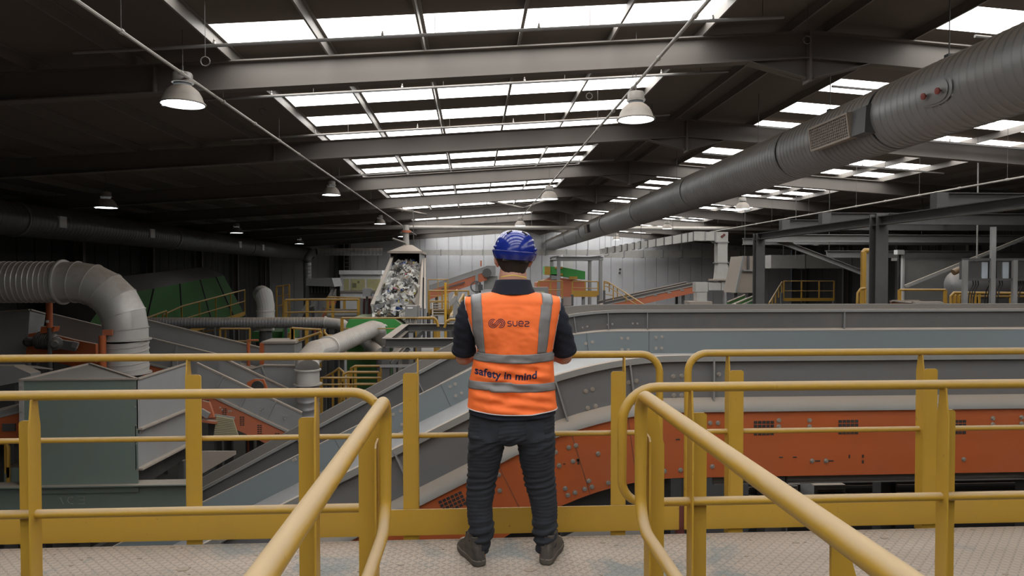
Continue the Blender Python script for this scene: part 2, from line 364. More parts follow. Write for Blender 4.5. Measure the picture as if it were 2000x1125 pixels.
# ------------------------------------------------------------------ spiral ducts
def spiral(p0, p1, r, pitch=.13, n=32, ridge=.012, tilt=.5):
    p0 = V(p0); p1 = V(p1); t = (p1 - p0); Ln = t.length; t.normalize()
    ref = V((0, 0, 1)) if abs(t.z) < .9 else V((1, 0, 0)); u = t.cross(ref).normalized(); v = t.cross(u)
    rings = []; k = int(Ln / pitch)
    for i in range(k):
        s = i * pitch
        rings += [(s, 0), (s + pitch * .72, 0), (s + pitch * .8, ridge), (s + pitch * .92, ridge)]
    rings.append((Ln, 0)); rows_ = []
    for s, e in rings:
        row = []
        for j in range(n):
            a = 2 * PI * j / n; ss = min(max(s + pitch * tilt * math.cos(a), 0), Ln)
            row.append(p0 + t * ss + (u * math.cos(a) + v * math.sin(a)) * (r + e))
        rows_.append(row)
    return MB().grid(rows_, closed=True)
def ring(p, ax, r, w_=.05, e=.04, n=32):
    return MB().lathe([(r - .005, -w_ / 2), (r + e, -w_ / 2), (r + e, w_ / 2), (r - .005, w_ / 2)], p, ax, n)
# big duct under the ridge
DX, DZ, DR = 6.15, 3.89, .47
t = thing('ventilation_duct', 'huge dusty grey spiral duct hanging under the roof on the right', 'duct', (DX, 3, DZ - DR))
yy = [3.0, 9.6, 12.6, 18.5, 24.5, 30.5, 36.5, 42.5, 54.9]
for a, c in zip(yy, yy[1:]): spiral((DX, a, DZ), (DX, c, DZ), DR, .13 if a < 20 else .26, 40).build('duct_section', M_galvd, t)
MB().plate([(DX - .55, 9.5, DZ - .26), (DX - .3, 9.5, DZ - .28), (DX - .3, 9.5, DZ + .2), (DX - .53, 9.5, DZ + .12)], (0, .34, 0)).build('damper_housing', M_drk, t)
for a in yy[1:-1]: ring((DX, a, DZ), (0, 1, 0), DR, .03, .014, 40).build('flange', M_galvd, t)
for i in range(17):
    Y = 5.5 + i * 2.9
    MB().tube([(DX - .1, Y, DZ + DR - .03), (DX - .1, Y, zr(DX))], .007, 6).build('hanger_rod', M_rod, t)
    MB().box(DX - .14, DX - .06, Y - .04, Y + .04, DZ + DR - .02, DZ + DR + .03).build('hanger_clamp', M_drk, t)
# diffuser grille box on the duct's left lower side
def grille_box(Y0, Y1, dark=False):
    ang = math.radians(188); nrm = V((math.cos(ang), 0, math.sin(ang))); up_ = V((-nrm.z, 0, nrm.x))
    if up_.z < 0: up_ = -up_
    c = V((DX, 0, DZ)); hh = .19; d0, d1 = .30, .57
    b = MB(); q = [c + nrm * d0 - up_ * hh, c + nrm * d1 - up_ * hh, c + nrm * d1 + up_ * hh, c + nrm * d0 + up_ * hh]
    b.plate([p + V((0, Y0, 0)) for p in q], (0, Y1 - Y0, 0))
    g = b.build('grille_box', M_dust if not dark else M_drk, t)
    b = MB(); fq = [c + nrm * (d1 + .001) + up_ * (hh * s) for s in (-1, 1)]
    for s in (-1, 1):
        b.bar(V((0, Y0, 0)) + c + nrm * (d1 + .01) + up_ * (hh * .93 * s), V((0, Y1, 0)) + c + nrm * (d1 + .01) + up_ * (hh * .93 * s), .03, .03)
    for yv in (Y0 + .02, Y1 - .02): b.bar(V((0, yv, 0)) + c + nrm * (d1 + .01) - up_ * hh, V((0, yv, 0)) + c + nrm * (d1 + .01) + up_ * hh, .03, .03, (0, 1, 0))
    b.build('grille_frame', M_dust if not dark else M_drk, g)
    b = MB(); ny = 22
    for i in range(1, ny):
        yv = Y0 + (Y1 - Y0) * i / ny; b.bar(V((0, yv, 0)) + c + nrm * (d1 + .008) - up_ * hh * .9, V((0, yv, 0)) + c + nrm * (d1 + .008) + up_ * hh * .9, .012, .012, (0, 1, 0))
    for i in range(1, 8):
        b.bar(V((0, Y0, 0)) + c + nrm * (d1 + .012) + up_ * hh * (.9 * (i / 4 - 1)), V((0, Y1, 0)) + c + nrm * (d1 + .012) + up_ * hh * (.9 * (i / 4 - 1)), .01, .01)
    b.build('grille_bars', M_dust, g)
    b = MB(); b.plate([p + V((0, Y0 + .05, 0)) for p in [c + nrm * (d1 + .002) - up_ * hh * .88, c + nrm * (d1 + .004) - up_ * hh * .88, c + nrm * (d1 + .004) + up_ * hh * .88, c + nrm * (d1 + .002) + up_ * hh * .88]], (0, Y1 - Y0 - .1, 0))
    b.build('grille_back', M_drk, g)
grille_box(9.86, 11.04); grille_box(33, 33.8, True)
# access hatch with two red knobs, on the side that faces the camera
def on_duct(Y, deg, r=DR): a = math.radians(deg); return V((DX + r * math.cos(a), Y, DZ + r * math.sin(a)))
b = MB()
for dr_, s_ in ((.012, 1.0), (.022, .82)):
    rows_ = []
    for i in range(9):
        f = i / 8; row = []
        for j in range(24):
            a = 2 * PI * j / 24; yy_ = 8.14 + .33 * s_ * f * math.copysign(abs(math.cos(a)) ** .7, math.cos(a)); dg = 186 + 20 * s_ * f * math.sin(a)
            row.append(on_duct(yy_, dg, DR + dr_ + .004))
        rows_.append(row)
    b.grid(rows_, closed=True)
hp = b.build('access_hatch', M_galvd, t)
M_redk = mat('rust red knob', (.25, .04, .03), .6, dust=.3)
for yk in (8.0, 8.26): 
    p = on_duct(yk, 188, DR + .02); n_ = V((math.cos(math.radians(188)), 0, math.sin(math.radians(188))))
    MB().lathe([(.01, 0), (.014, .03), (.04, .035), (.042, .055), (.02, .06)], p, n_, 10, caps=True).build('knob', M_redk, hp)
# dark duct on the left side
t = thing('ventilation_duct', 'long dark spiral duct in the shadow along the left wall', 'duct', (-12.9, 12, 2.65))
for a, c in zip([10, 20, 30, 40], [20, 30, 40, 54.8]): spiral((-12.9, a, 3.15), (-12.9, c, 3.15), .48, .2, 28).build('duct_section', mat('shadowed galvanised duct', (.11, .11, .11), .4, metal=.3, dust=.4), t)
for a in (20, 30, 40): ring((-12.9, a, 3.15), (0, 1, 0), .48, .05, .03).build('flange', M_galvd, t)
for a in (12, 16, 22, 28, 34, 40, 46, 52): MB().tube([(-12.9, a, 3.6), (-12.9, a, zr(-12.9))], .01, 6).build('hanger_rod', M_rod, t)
for q, (px, py, Y) in enumerate([(147, 432, 21.5), (313, 456, 27.5), (478, 477, 37.5), (521, 484, 43)]):
    p = P(px, py, Y); yv = 12.4 / (923 - px) * 1333
    MB().box(-12.46, -12.38, yv, yv + .35 , 3.0, 3.34).build('outlet_plate', M_white, t)
# grey conduit duct on the left: horizontal, elbow, vertical
def elbow_pts(a, c, d, r, k=5):
    """a -> corner c -> d with segmented elbow of centre radius r"""
    a, c, d = V(a), V(c), V(d); u = (a - c).normalized(); w_ = (d - c).normalized(); ang = u.angle(w_); dist = r / math.tan(ang / 2)
    s = c + u * dist; e = c + w_ * dist; cen = c + (u + w_).normalized() * (r / math.sin(ang / 2)); out = []
    v0 = s - cen; v1 = e - cen; tot = v0.angle(v1)
    for i in range(k + 1):
        f = i / k; out.append(cen + (v0 * math.sin((1 - f) * tot) + v1 * math.sin(f * tot)) / math.sin(tot))
    return out
YD = 15.0; r_ = .43
c = P(245, 551, YD); a = c + V((-7.3, 0, 0)); d = V((c.x, YD, -1.2))
t = thing('extraction_duct', 'big shiny grey duct at far left bending down through a segmented elbow', 'duct', (c.x, YD, -1.2))
E_ = elbow_pts(a, c, d, 1.0, 5)
spiral(a, E_[0] + V((-.28, 0, 0)), r_, .11, 36, .013).build('duct_section', M_galv, t)
ring(E_[0] + V((-.28, 0, 0)), (1, 0, 0), r_, .04, .05).build('flange', M_galv, t)
b = MB(); pts = [E_[0] + V((-.28, 0, 0))] + E_ + [E_[-1] + V((0, 0, -.22))]; b.tube(pts, r_, 36, False); el = b.build('elbow', M_galv, t, smooth=12)
for q in range(1, len(pts) - 1):
    tn = (pts[q + 1] - pts[q - 1]).normalized(); ring(pts[q], tn, r_ + .006, .018, .012).build('seam_ring', M_galv, el)
ring(pts[-1], (0, 0, 1), r_, .03, .06).build('flange', M_galv, t)
spiral(pts[-1], V((c.x, YD, P(245, 728, YD).z)), r_, .12, 36, .014).build('duct_section', M_galv, t)
zb = P(245, 728, YD).z; ring((c.x, YD, zb), (0, 0, 1), r_, .03, .06).build('flange', M_galv, t)
MB().tube([(c.x, YD, zb), (c.x, YD, ZF)], .3, 20).build('riser', M_drk, t)
# second duct: thin run, elbow
Y1 = 22.5; p0 = P(255, 631, Y1 + .3); p1 = P(636, 630, Y1); p2 = P(668, 634, Y1 - .4); p3 = P(700, 656, Y1 - 1.4); p4 = P(742, 690, 20.2)
t = thing('extraction_duct', 'slim dusty duct running level behind the elbow duct to the middle of the hall', 'duct', (p0.x, Y1, p0.z - .2))
spiral(p0, p1, .175, .1, 20, .006).build('duct_section', M_galvd, t); ring(p1, (1, 0, 0), .175, .05, .03, 20).build('flange', M_galv, t)
MB().tube([p1, p2, p3, p4], .175, 20).build('elbow', M_galv, t, smooth=20)
MB().tube([p4 - V((0, 0, .1)), V((p4.x, p4.y, ZF))], .12, 12).build('riser', M_drk, t)
MB().tube([P(420, 640, Y1), V((P(420, 640, Y1).x, Y1, ZF))], .03, 8).build('support_post', M_drk, t)
q0 = P(742, 668, 21.0); q1 = P(728, 642, 20.4); q2 = P(640, 680, 16.2); q3 = P(603, 694, 15.0); q4 = P(601, 720, 14.8); q5 = V((q4.x, 14.8, ZF))
t = thing('extraction_duct', 'dusty duct sloping toward the camera in the middle and dropping down vertically', 'duct', (q4.x, 14.8, ZF))
spiral(q1, q2, .245, .12, 24, .007).build('duct_section', M_galvl, t)
MB().tube([q0 + V((-.4, .6, -.35)), q0, q1 + V((.12, .12, -.02)), q1], .245, 24).build('elbow', M_galvl, t, smooth=15)
MB().tube([q2, q3 + V((.06, .3, .04)), q3 + V((-.03, 0, -.12)), q4], .25, 24).build('elbow', M_galvl, t, smooth=15)
ring(q2, (q2 - q1), .25, .07, .04, 28).build('flange', M_galv, t)
z1 = P(601, 750, 14.8).z
MB().tube([q4, (q4.x, 14.8, z1)], .245, 24, False).build('duct_section', M_galvl, t); ring((q4.x, 14.8, P(601, 722, 14.8).z), (0, 0, 1), .25, .03, .03).build('flange', M_galvl, t)
ring((q4.x, 14.8, z1), (0, 0, 1), .25, .03, .05).build('flange', M_galvl, t)
spiral((q4.x, 14.8, z1), q5, .24, .16, 24, .008).build('duct_section', M_galvd, t)
MB().tube([q0 + V((-.4, .6, -.35)), V((q0.x - .4, q0.y + .6, ZF))], .1, 10).build('support_post', M_drk, t)
# far duct with elbow in front of the back wall
Y2 = 38
a = P(748, 492, Y2); c = P(600, 492, Y2); d = V((c.x, Y2, ZF)); E_ = elbow_pts(a, c, d, .5, 4)
t = thing('extraction_duct', 'slim vertical grey duct left of the white cabin turning level at its top', 'duct', (c.x, Y2, ZF))
spiral(a, E_[0], .2, .2, 16, .006).build('duct_section', M_galvd, t); MB().tube(E_, .2, 16, False).build('elbow', M_galvd, t); spiral(E_[-1], d, .21, .2, 16, .006).build('duct_section', M_galvd, t)
ring(E_[-1], (0, 0, 1), .2, .1, .05, 16).build('flange', M_drk, t)
# small duct with elbow hood
Y2 = 23; a = P(519, 580, Y2); b = MB()
t = thing('extraction_duct', 'short grey duct stub with rounded elbow top between the yellow platforms on the left', 'duct', (a.x, Y2, ZF))
MB().tube([P(519, 645, Y2), P(519, 596, Y2), P(517, 580, Y2) + V((0, -.05, 0)), P(510, 574, Y2) + V((-.1, .35, 0))], .28, 20).build('elbow', M_galv, t, smooth=15)
MB().tube([P(519, 645, Y2), V((a.x, Y2, ZF))], .2, 14).build('riser', M_drk, t)
ring(P(519, 607, Y2), (0, 0, 1), .28, .04, .02, 20).build('flange', M_galv, t)
# ------------------------------------------------------------------ deck
def chequer():
    m = bpy.data.materials.new('dusty chequer plate'); m.use_nodes = True; nt = m.node_tree; N = nt.nodes; L = nt.links; b = N['Principled BSDF']
    tc = N.new('ShaderNodeTexCoord'); mp = N.new('ShaderNodeMapping'); mp.inputs['Scale'].default_value = (1, 1, 1); L.new(tc.outputs['Object'], mp.inputs['Vector'])
    def math_(op, a, c=None, d=None):
        n = N.new('ShaderNodeMath'); n.operation = op
        for i, q in enumerate((a, c, d)):
            if q is None: continue
            if isinstance(q, (int, float)): n.inputs[i].default_value = q
            else: L.new(q, n.inputs[i])
        return n.outputs[0]
    def lattice(ox, oy, ang):
        mp = N.new('ShaderNodeMapping'); mp.inputs['Rotation'].default_value = (0, 0, math.radians(45)); mp.inputs['Location'].default_value = (ox, oy, 0); mp.inputs['Scale'].default_value = (22, 22, 22)
        L.new(tc.outputs['Object'], mp.inputs['Vector'])
        sp = N.new('ShaderNodeSeparateXYZ'); L.new(mp.outputs[0], sp.inputs[0])
        fx = math_('SUBTRACT', math_('FRACT', sp.outputs[0]), .5); fy_ = math_('SUBTRACT', math_('FRACT', sp.outputs[1]), .5)
        a, c = (.42, .13) if ang else (.13, .42)
        ex = math_('DIVIDE', fx, a); ey = math_('DIVIDE', fy_, c)
        d = math_('SQRT', math_('ADD', math_('MULTIPLY', ex, ex), math_('MULTIPLY', ey, ey)))
        r = N.new('ShaderNodeMapRange'); r.inputs[1].default_value = 1.0; r.inputs[2].default_value = .7; L.new(d, r.inputs[0]); return r.outputs[0]
    h = math_('MAXIMUM', lattice(0, 0, True), lattice(.5, .5, False))
    n1 = N.new('ShaderNodeTexNoise'); n1.inputs['Scale'].default_value = 2.3; n1.inputs['Detail'].default_value = 7; n1.inputs['Roughness'].default_value = .62; n1.inputs['Distortion'].default_value = .6
    L.new(tc.outputs['Object'], n1.inputs['Vector'])
    n2 = N.new('ShaderNodeTexNoise'); n2.inputs['Scale'].default_value = 30; n2.inputs['Detail'].default_value = 6; L.new(tc.outputs['Object'], n2.inputs['Vector'])
    cover = N.new('ShaderNodeMapRange'); cover.inputs[1].default_value = .55; cover.inputs[2].default_value = .66; cover.inputs[3].default_value = 1; cover.inputs[4].default_value = .18
    L.new(math_('MULTIPLY_ADD', n2.outputs['Fac'], .12, math_('SUBTRACT', n1.outputs['Fac'], .04)), cover.inputs[0])
    mx = N.new('ShaderNodeMix'); mx.data_type = 'RGBA'; mx.inputs[6].default_value = (.17, .19, .19, 1); mx.inputs[7].default_value = (.33, .275, .23, 1); L.new(cover.outputs[0], mx.inputs[0])
    # bars rubbed a little darker than the dust between them
    mx2 = N.new('ShaderNodeMix'); mx2.data_type = 'RGBA'; mx2.inputs[7].default_value = (.15, .15, .145, 1); L.new(mx.outputs[2], mx2.inputs[6])
    L.new(math_('MULTIPLY', h, .42), mx2.inputs[0]); L.new(mx2.outputs[2], b.inputs['Base Color'])
    b.inputs['Roughness'].default_value = .75
    bp = N.new('ShaderNodeBump'); bp.inputs['Strength'].default_value = .9; bp.inputs['Distance'].default_value = .004
    L.new(math_('MULTIPLY_ADD', n2.outputs['Fac'], .7, h), bp.inputs['Height']); L.new(bp.outputs[0], b.inputs['Normal'])
    return m
M_deck = chequer()
t = thing('walkway_deck', 'dusty steel chequer plate walkway deck the person stands on', 'walkway', (0, 3.5, -.2))
MB().box(-6, 7.5, 2.92, 4.105, -.012, 0).build('deck_plate', M_deck, t)
MB().box(-.52, .86, -2.5, 2.915, -.012, 0).build('deck_plate', M_deck, t)
for y in (2.97, 4.06): MB().chan((-6, y, -.095), (7.5, y, -.095), .16, .05).build('deck_beam', M_dred, t)
for x in (-5.5, -2.5, .3, 3.2, 6.5):
    MB().box(x - .06, x + .06, 3.3, 3.42, ZF, -.02).build('leg', M_drk, t)
# flakes of dirt on the deck
b = MB(); rnd = random.Random(3)
for i in range(150):
    x = rnd.uniform(-3, 4); y = rnd.uniform(2.95, 4.08); s = rnd.uniform(.004, .013) * (2 if rnd.random() < .1 else 1); n = 6
    top = [(x + s * rnd.uniform(.6, 1.4) * math.cos(a * 2 * PI / n) * 1.6, y + s * rnd.uniform(.6, 1.4) * math.sin(a * 2 * PI / n), .002 + rnd.uniform(0, .006)) for a in range(n)]
    b.plate([(p[0], p[1], 0) for p in top], (0, 0, .003)); 
o = b.build('dirt_flakes', mat('crumbs of dried dirt', (.26, .21, .17), .9, dust=.3)); tag(o, 'brown flakes of dried dirt scattered over the walkway deck', 'dirt', kind='stuff')
# ------------------------------------------------------------------ foreground railings
def lpost(t, X, Y, z0, z1, side, back, zc=None, pw=.085, lw=.075, taper=True):
    """angle post: plate along X from X towards side, leg running in Y (back=+1 away, -1 to the viewer); the leg rises to the rail, the plate stops lower"""
    b = MB(); th = .008; x1 = X + side * pw
    zp = zc if zc else z1 - .09; r = .012
    xs = sorted((X, x1))
    b.plate([(xs[0], Y, z0), (xs[1], Y, z0), (xs[1], Y, zp - r), (xs[1] - r * .4, Y, zp - r * .4), (xs[1] - r, Y, zp), (xs[0] + r, Y, zp), (xs[0] + r * .4, Y, zp - r * .4), (xs[0], Y, zp - r)], (0, th, 0))
    y1 = Y + back * lw; ym = (Y + y1) / 2
    X = X + side * .0012
    pts = [(X, Y, z0), (X, y1, z0), (X, y1, zp - .02), (X, (y1 * .75 + ym * .25), zp + .03), (X, ym + back * .02, z1), (X, ym - back * .02, z1), (X, (Y * .75 + ym * .25), zp + .03), (X, Y, zp - .02)]
    b.plate(pts, (-side * th, 0, 0)); return b.build('post', M_yel, t)
def arc(p, c, q, r, k=8):
    return elbow_pts(p, c, q, r, k)
# far railing left run: rail end bends down
RZ, RY = 1.10, 4.19
t = thing('guard_railing', 'yellow railing behind the person, long left run with kickboard', 'railing', (-2, RY, 0))
p = (-6.5, RY, RZ); c = (1.165, RY, RZ); q = (1.165, RY, .15)
MB().tube([p] + arc(p, c, q, .12) + [q], .0225, 16).build('top_rail', M_yel, t)
MB().tube([(-6.5, RY, .61), (1.165, RY, .61)], .0165, 12).build('mid_rail', M_yel, t)
MB().box(-6.5, 1.276, 4.135, 4.143, .014, .172).build('kickboard', M_yel, t)
for X, sd in ((-4.4, 1), (-3.1, 1), (-1.70, 1), (-.337, -1), (.936, -1)): lpost(t, X, 4.148, .0 - .04, RZ - .015, sd, 1, 1.0)
t = thing('guard_railing', 'yellow railing behind the walkway, run on the right of the gap', 'railing', (4, RY, 0))
p = (7.5, RY, RZ + .004); c = (1.345, RY, RZ + .004); q = (1.345, RY, .15)
MB().tube([p] + arc(p, c, q, .12) + [q], .0225, 16).build('top_rail', M_yel, t)
MB().tube([(7.5, RY, .61), (1.345, RY, .61)], .0165, 12).build('mid_rail', M_yel, t)
MB().box(1.309, 7.5, 4.135, 4.143, .014, .172).build('kickboard', M_yel, t)
for X in (1.60, 2.855, 4.2, 5.6): lpost(t, X, 4.148, -.04, RZ - .015, 1, 1, 1.0)
tag(MB().box(1.27, 1.315, 4.15, 4.2, -.1, .17).build('support_bracket', M_dred), 'dark red steel upright in the gap between the two kickboards', 'bracket')
# near railings (closed loops)
NZ, NY, NL = 1.08, 3.02, .57
t = thing('guard_railing', 'yellow railing in the left foreground, parallel to the walkway', 'railing', (-2, NY, 0))
c1 = (-.40, NY, NZ); c2 = (-.40, NY, NL); p = (-5, NY, NZ); q = (-5, NY, NL)
A1 = arc(p, c1, c2, .13); A2 = arc(c1, c2, q, .1)
MB().tube([p] + A1 + A2 + [q], .0215, 16, rr=[.0215] * (1 + len(A1)) + [.0195] * (len(A2)) + [.0185]).build('loop_rail', M_yel, t)
for X in (-3.2, -1.875, -.685): lpost(t, X, 3.055, 0, NZ - .015, -1, -1, .965)
t = thing('guard_railing', 'yellow railing in the right foreground, parallel to the walkway', 'railing', (2, NY, 0))
c1 = (.67, NY, NZ + .01); c2 = (.67, NY, NL); p = (5, NY, NZ + .01); q = (5, NY, NL)
A1 = arc(p, c1, c2, .16); A2 = arc(c1, c2, q, .1)
MB().tube([p] + A1 + A2 + [q], .022, 16, rr=[.022] * (1 + len(A1)) + [.0195] * (len(A2)) + [.0185]).build('loop_rail', M_yel, t)
for X in (.985, 2.17, 3.5): lpost(t, X, 3.055, 0, NZ - .005, 1, -1, .965)
# rails running toward the camera
def stair_rail(X, z1, zn, yf, lab, side, posts):
    t = thing('handrail', lab, 'railing', (X, 1, 0))
    c1 = (X, yf, z1); c2 = (X, yf, NL - .02); p = (X, -1.2, z1); q = (X, -1.2, NL - .02)
    A1 = arc(p, c1, c2, .09); A2 = arc(c1, c2, q, .13)
    MB().tube([p] + A1 + A2 + [q], .0245, 24, rr=[.0265] * (1 + len(A1)) + [.024] * len(A2) + [.0215]).build('loop_rail', M_yel, t)
    lpost2 = MB(); 
    for Y in posts:
        b = MB(); th = .008
        # angle: wide face across X, leg along Y
        x0, x1 = sorted((X + side * .035, X + side * .12))
        zt = z1 - .13
        xr = X
        b.plate([(x0, Y, 0), (x1, Y, 0), (x1, Y, zt - .1), (x0 + (.02 if side > 0 else .06), Y, z1 - .01), (x0 - side * .0, Y, z1 - .01)] if side > 0 else [(x1, Y, 0), (x0, Y, 0), (x0, Y, zt - .1), (x1 - .02, Y, z1 - .01), (x1, Y, z1 - .01)], (0, th, 0))
        xe = x0 if side > 0 else x1
        b.plate([(xe, Y, 0), (xe, Y - .075, 0), (xe, Y - .075, z1 - .2), (xe, Y - .06, z1 - .185), (xe, Y, z1 - .175)], (side * th, 0, 0))
        b.build('post', M_yel, t)
stair_rail(-.362, 1.08, NL, 2.84, 'yellow handrail running from the camera to the left corner', -1, (2.9, .9))
stair_rail(.70, 1.10, NL, 2.80, 'yellow handrail running from the camera to the right corner', 1, (2.87, 1.35, .2))
# ------------------------------------------------------------------ the two big conveyors
def make_path(bx, hw, slope, x0, x1, zl=.97):
    """rim line: level for X > bx+hw, slope for X < bx-hw, circular blend between; returns list of (X, z, tx, tz)"""
    out = []; zs = lambda X: zl - slope * (bx - X)
    xs = [x0, bx - hw - .01]; x = bx - hw
    while x <= bx + hw + 1e-6: xs.append(x); x += hw / 6
    xs += [x1]
    pts = []
    for X in xs:
        if X <= bx - hw: z = zs(X)
        elif X >= bx + hw: z = zl
        else: f = (X - (bx - hw)) / (2 * hw); z = (1 - f) ** 2 * zs(bx - hw) + 2 * f * (1 - f) * zl + f * f * zl
        pts.append((X, z))
    for i, (X, z) in enumerate(pts):
        a = pts[max(i - 1, 0)]; c = pts[min(i + 1, len(pts) - 1)]
        if i == 1: a = pts[0]; c = (X, z)
        if i == len(pts) - 2: a = (X, z)
        dx, dz = c[0] - a[0], c[1] - a[1]; l = math.hypot(dx, dz); out.append((X, z, dx / l, dz / l))
    return out
def sweep(path, prof, closed=True):
    """prof: list of (y, n) where n is offset along the upward normal of the path"""
    rows_ = [[(X, y, z + n * (1 + .2 * (tz / tx / .49) ** 2)) for y, n in prof] for X, z, tx, tz in path]
    return MB().grid(rows_, closed=closed)
def path_at(path, X):
    for a, c in zip(path, path[1:]):
        if a[0] <= X <= c[0]:
            f = (X - a[0]) / (c[0] - a[0]); r = [a[i] * (1 - f) + c[i] * f for i in range(4)]; l = math.hypot(r[2], r[3]); return r[0], r[1], r[2] / l, r[3] / l
def on_path(path, X, n, y):
    x, z, tx, tz = path_at(path, X); x2 = x - tz * n; x, z, tx, tz = path_at(path, x2); return V((x2, y, z + n * (1 + .2 * (tz / tx / .49) ** 2)))
M_rim = mat('grey rim dusted on top', (.26, .265, .26), .5, dust=.95, grime=.4)
M_skirt = mat('bright worn skirt plate', (.5, .52, .54), .35, metal=.4, dust=.25, grime=.3)
def big_conveyor(lab, yn, yf_, path, ribs, wm):
    t = thing('belt_conveyor', lab, 'conveyor', (4, (yn + yf_) / 2, ZF), 'wide curved conveyors')
    for s, y, nm in ((-1, yn, 'near'), (1, yf_, 'far')):
        # s: outward direction in y
        o = s; rw = .045 if s < 0 else .03
        sweep(path, [(y, 0), (y, -.335), (y + .012 * o * -1, -.335), (y - .012 * o, 0)]).build('side_wall', wm[s], t)
        sweep(path, [(y - .015 * o, .002), (y + rw * o, .002), (y + rw * o, -.045), (y + (rw - .01) * o, -.045), (y + (rw - .01) * o, -.01), (y - .015 * o, -.01)]).build('rim', M_rim, t)
        sweep(path, [(y + .002 * o, -.33), (y + .06 * o, -.36), (y + .085 * o, -.40), (y + .085 * o, -.43), (y + .07 * o, -.43), (y + .07 * o, -.40), (y + .05 * o, -.37), (y - .004 * o, -.34)]).build('bottom_lip', M_lgt, t)
        sweep(path, [(y + .06 * o, -.425), (y + .06 * o, -.94), (y + .02 * o, -.95), (y + .02 * o, -.94), (y + .05 * o, -.93), (y + .05 * o, -.425)]).build('side_frame', M_org, t)
        # inner skirt sloping in to the belt
        sweep(path, [(y - .014 * o, -.25), (y - .30 * o, -.40), (y - .30 * o, -.41), (y - .014 * o, -.26)]).build('skirt', M_skirt, t)
        for X in ribs:
            x, z, tx, tz = path_at(path, X)
            b = MB(); n0, n1 = -.02, -.36; hw = .006
            q = lambda u, yy, n: tuple(on_path(path, X, n, yy) + V((tx * u, 0, tz * u)))
            b.plate([q(-hw, y, n0), q(-hw, y + .05 * o, n0), q(-hw, y + .05 * o, n1), q(-hw, y, n1)], (tx * 2 * hw, 0, tz * 2 * hw))
            b.build('rib', M_gry, t)
    sweep(path, [(yn + .2, -.385), (yf_ - .2, -.385), (yf_ - .2, -.40), (yn + .2, -.40)]).build('belt', M_belt, t)
    lo = [q for q in path if q[0] < path[-2][0] + .02]; hi = path[-2:]  # dark sheets added below stand in for the shade under the conveyor
    sweep(lo, [(yn + .25, -.86), (yn + .25, -1.3), (yn + .27, -1.3), (yn + .27, -.86)]).build('under_frame', M_drk, t)
    sweep(hi, [(yn + .25, -.86), (yn + .25, -1.03), (yn + .27, -1.03), (yn + .27, -.86)]).build('under_frame', M_drk, t)
    sweep(path, [(yn + .22, -.98), (yn + .22, -1.03), (yn + .25, -1.03), (yn + .25, -.98)]).build('under_rail', M_gry, t)
    sweep(path, [(yn + .05, -.84), (yf_ - .05, -.84), (yf_ - .05, -.86), (yn + .05, -.86)]).build('return_belt', M_blk, t)
    return t
PA = make_path(.816, .78, .49, -7.2, 9.5); PBb = make_path(1.03, 1.6, .534, -6.5, 22)
ca = big_conveyor('wide belt conveyor with orange lower side, right behind the railing', 5.2, 7.46, PA, [-3.2, -1.9, -.6, .02, .62, 1.2, 1.86, 5.2], {-1: mat('slate grey conveyor side', (.16, .165, .175), .45, dust=.9, grime=.5, gscale=2), 1: M_blu})
cb = big_conveyor('wide grey belt conveyor running behind the nearer orange sided one', 11.8, 13.9, PBb, [-3, -1, .6, 1.75, 2.35, 3.05, 6.6, 11], {-1: mat('dark grey conveyor side', (.105, .107, .11), .55, dust=.8, grime=.5, gscale=2), 1: mat('dust caked inner wall', (.19, .178, .165), .7, dust=.9, grime=.8, gscale=4)})
# bolts on conveyor A
bolt0 = None
def bolt(t, p, s=.014, dirn=(0, -1, 0), nm='bolt'):
    global bolt0
    if bolt0 is None:
        o = MB().lathe([(s * 1.35, 0), (s * 1.35, .003), (s * .8, .0035), (s * .8, .012), (0, .012)], p, dirn, 8).build(nm, M_bolt, t)
        bolt0 = (o, V(p), t, V(WL[t.name])); return
    o0, p0, t0, w0 = bolt0; c = o0.copy(); col.objects.link(c); c.parent = t
    c.location = (V(p) - p0) + (w0 - V(WL[t.name])); WL[c.name] = WL[t.name]
yo = 5.2 - .061
pix_bolts = [(1387, 826), (1402, 826), (1521, 821), (1521, 833), (1581, 821), (1581, 833), (1939, 817), (1939, 829), (1995, 815), (1995, 827), (1085, 883), (1111, 874), (1125, 870), (1092, 909), (1119, 901), (1168, 886), (1104, 954), (1109, 967), (1123, 962), (1142, 955), (1150, 939), (1156, 951), (1188, 943), (1298, 920), (1329, 918), (1391, 911), (1586, 900), (1613, 900), (1882, 897), (976, 958), (974, 927), (1250, 928)]
for x, y in pix_bolts: bolt(ca, P(x, y, yo))
for x, y in [(1144, 764), (1157, 760), (1315, 735), (1331, 734), (1228, 747), (1243, 744), (1148, 797), (1163, 793), (1404, 731), (1316, 772), (1331, 772)]: bolt(ca, P(x, y, 5.2))
yi = 7.46 - .013
for x, y in [(1144, 671), (1157, 668), (1214, 661), (1226, 661), (1215, 683), (1227, 683), (1281, 659), (1293, 658), (1281, 680), (1292, 680), (879, 755), (889, 750), (890, 773), (901, 768), (768, 809), (782, 803), (785, 829), (573, 899), (577, 897)]: bolt(ca, P(x, y, yi))
for x, y in [(1138, 640), (1147, 638), (1187, 634), (1196, 633), (1236, 632), (1245, 632)]: bolt(cb, P(x, y, 11.8))
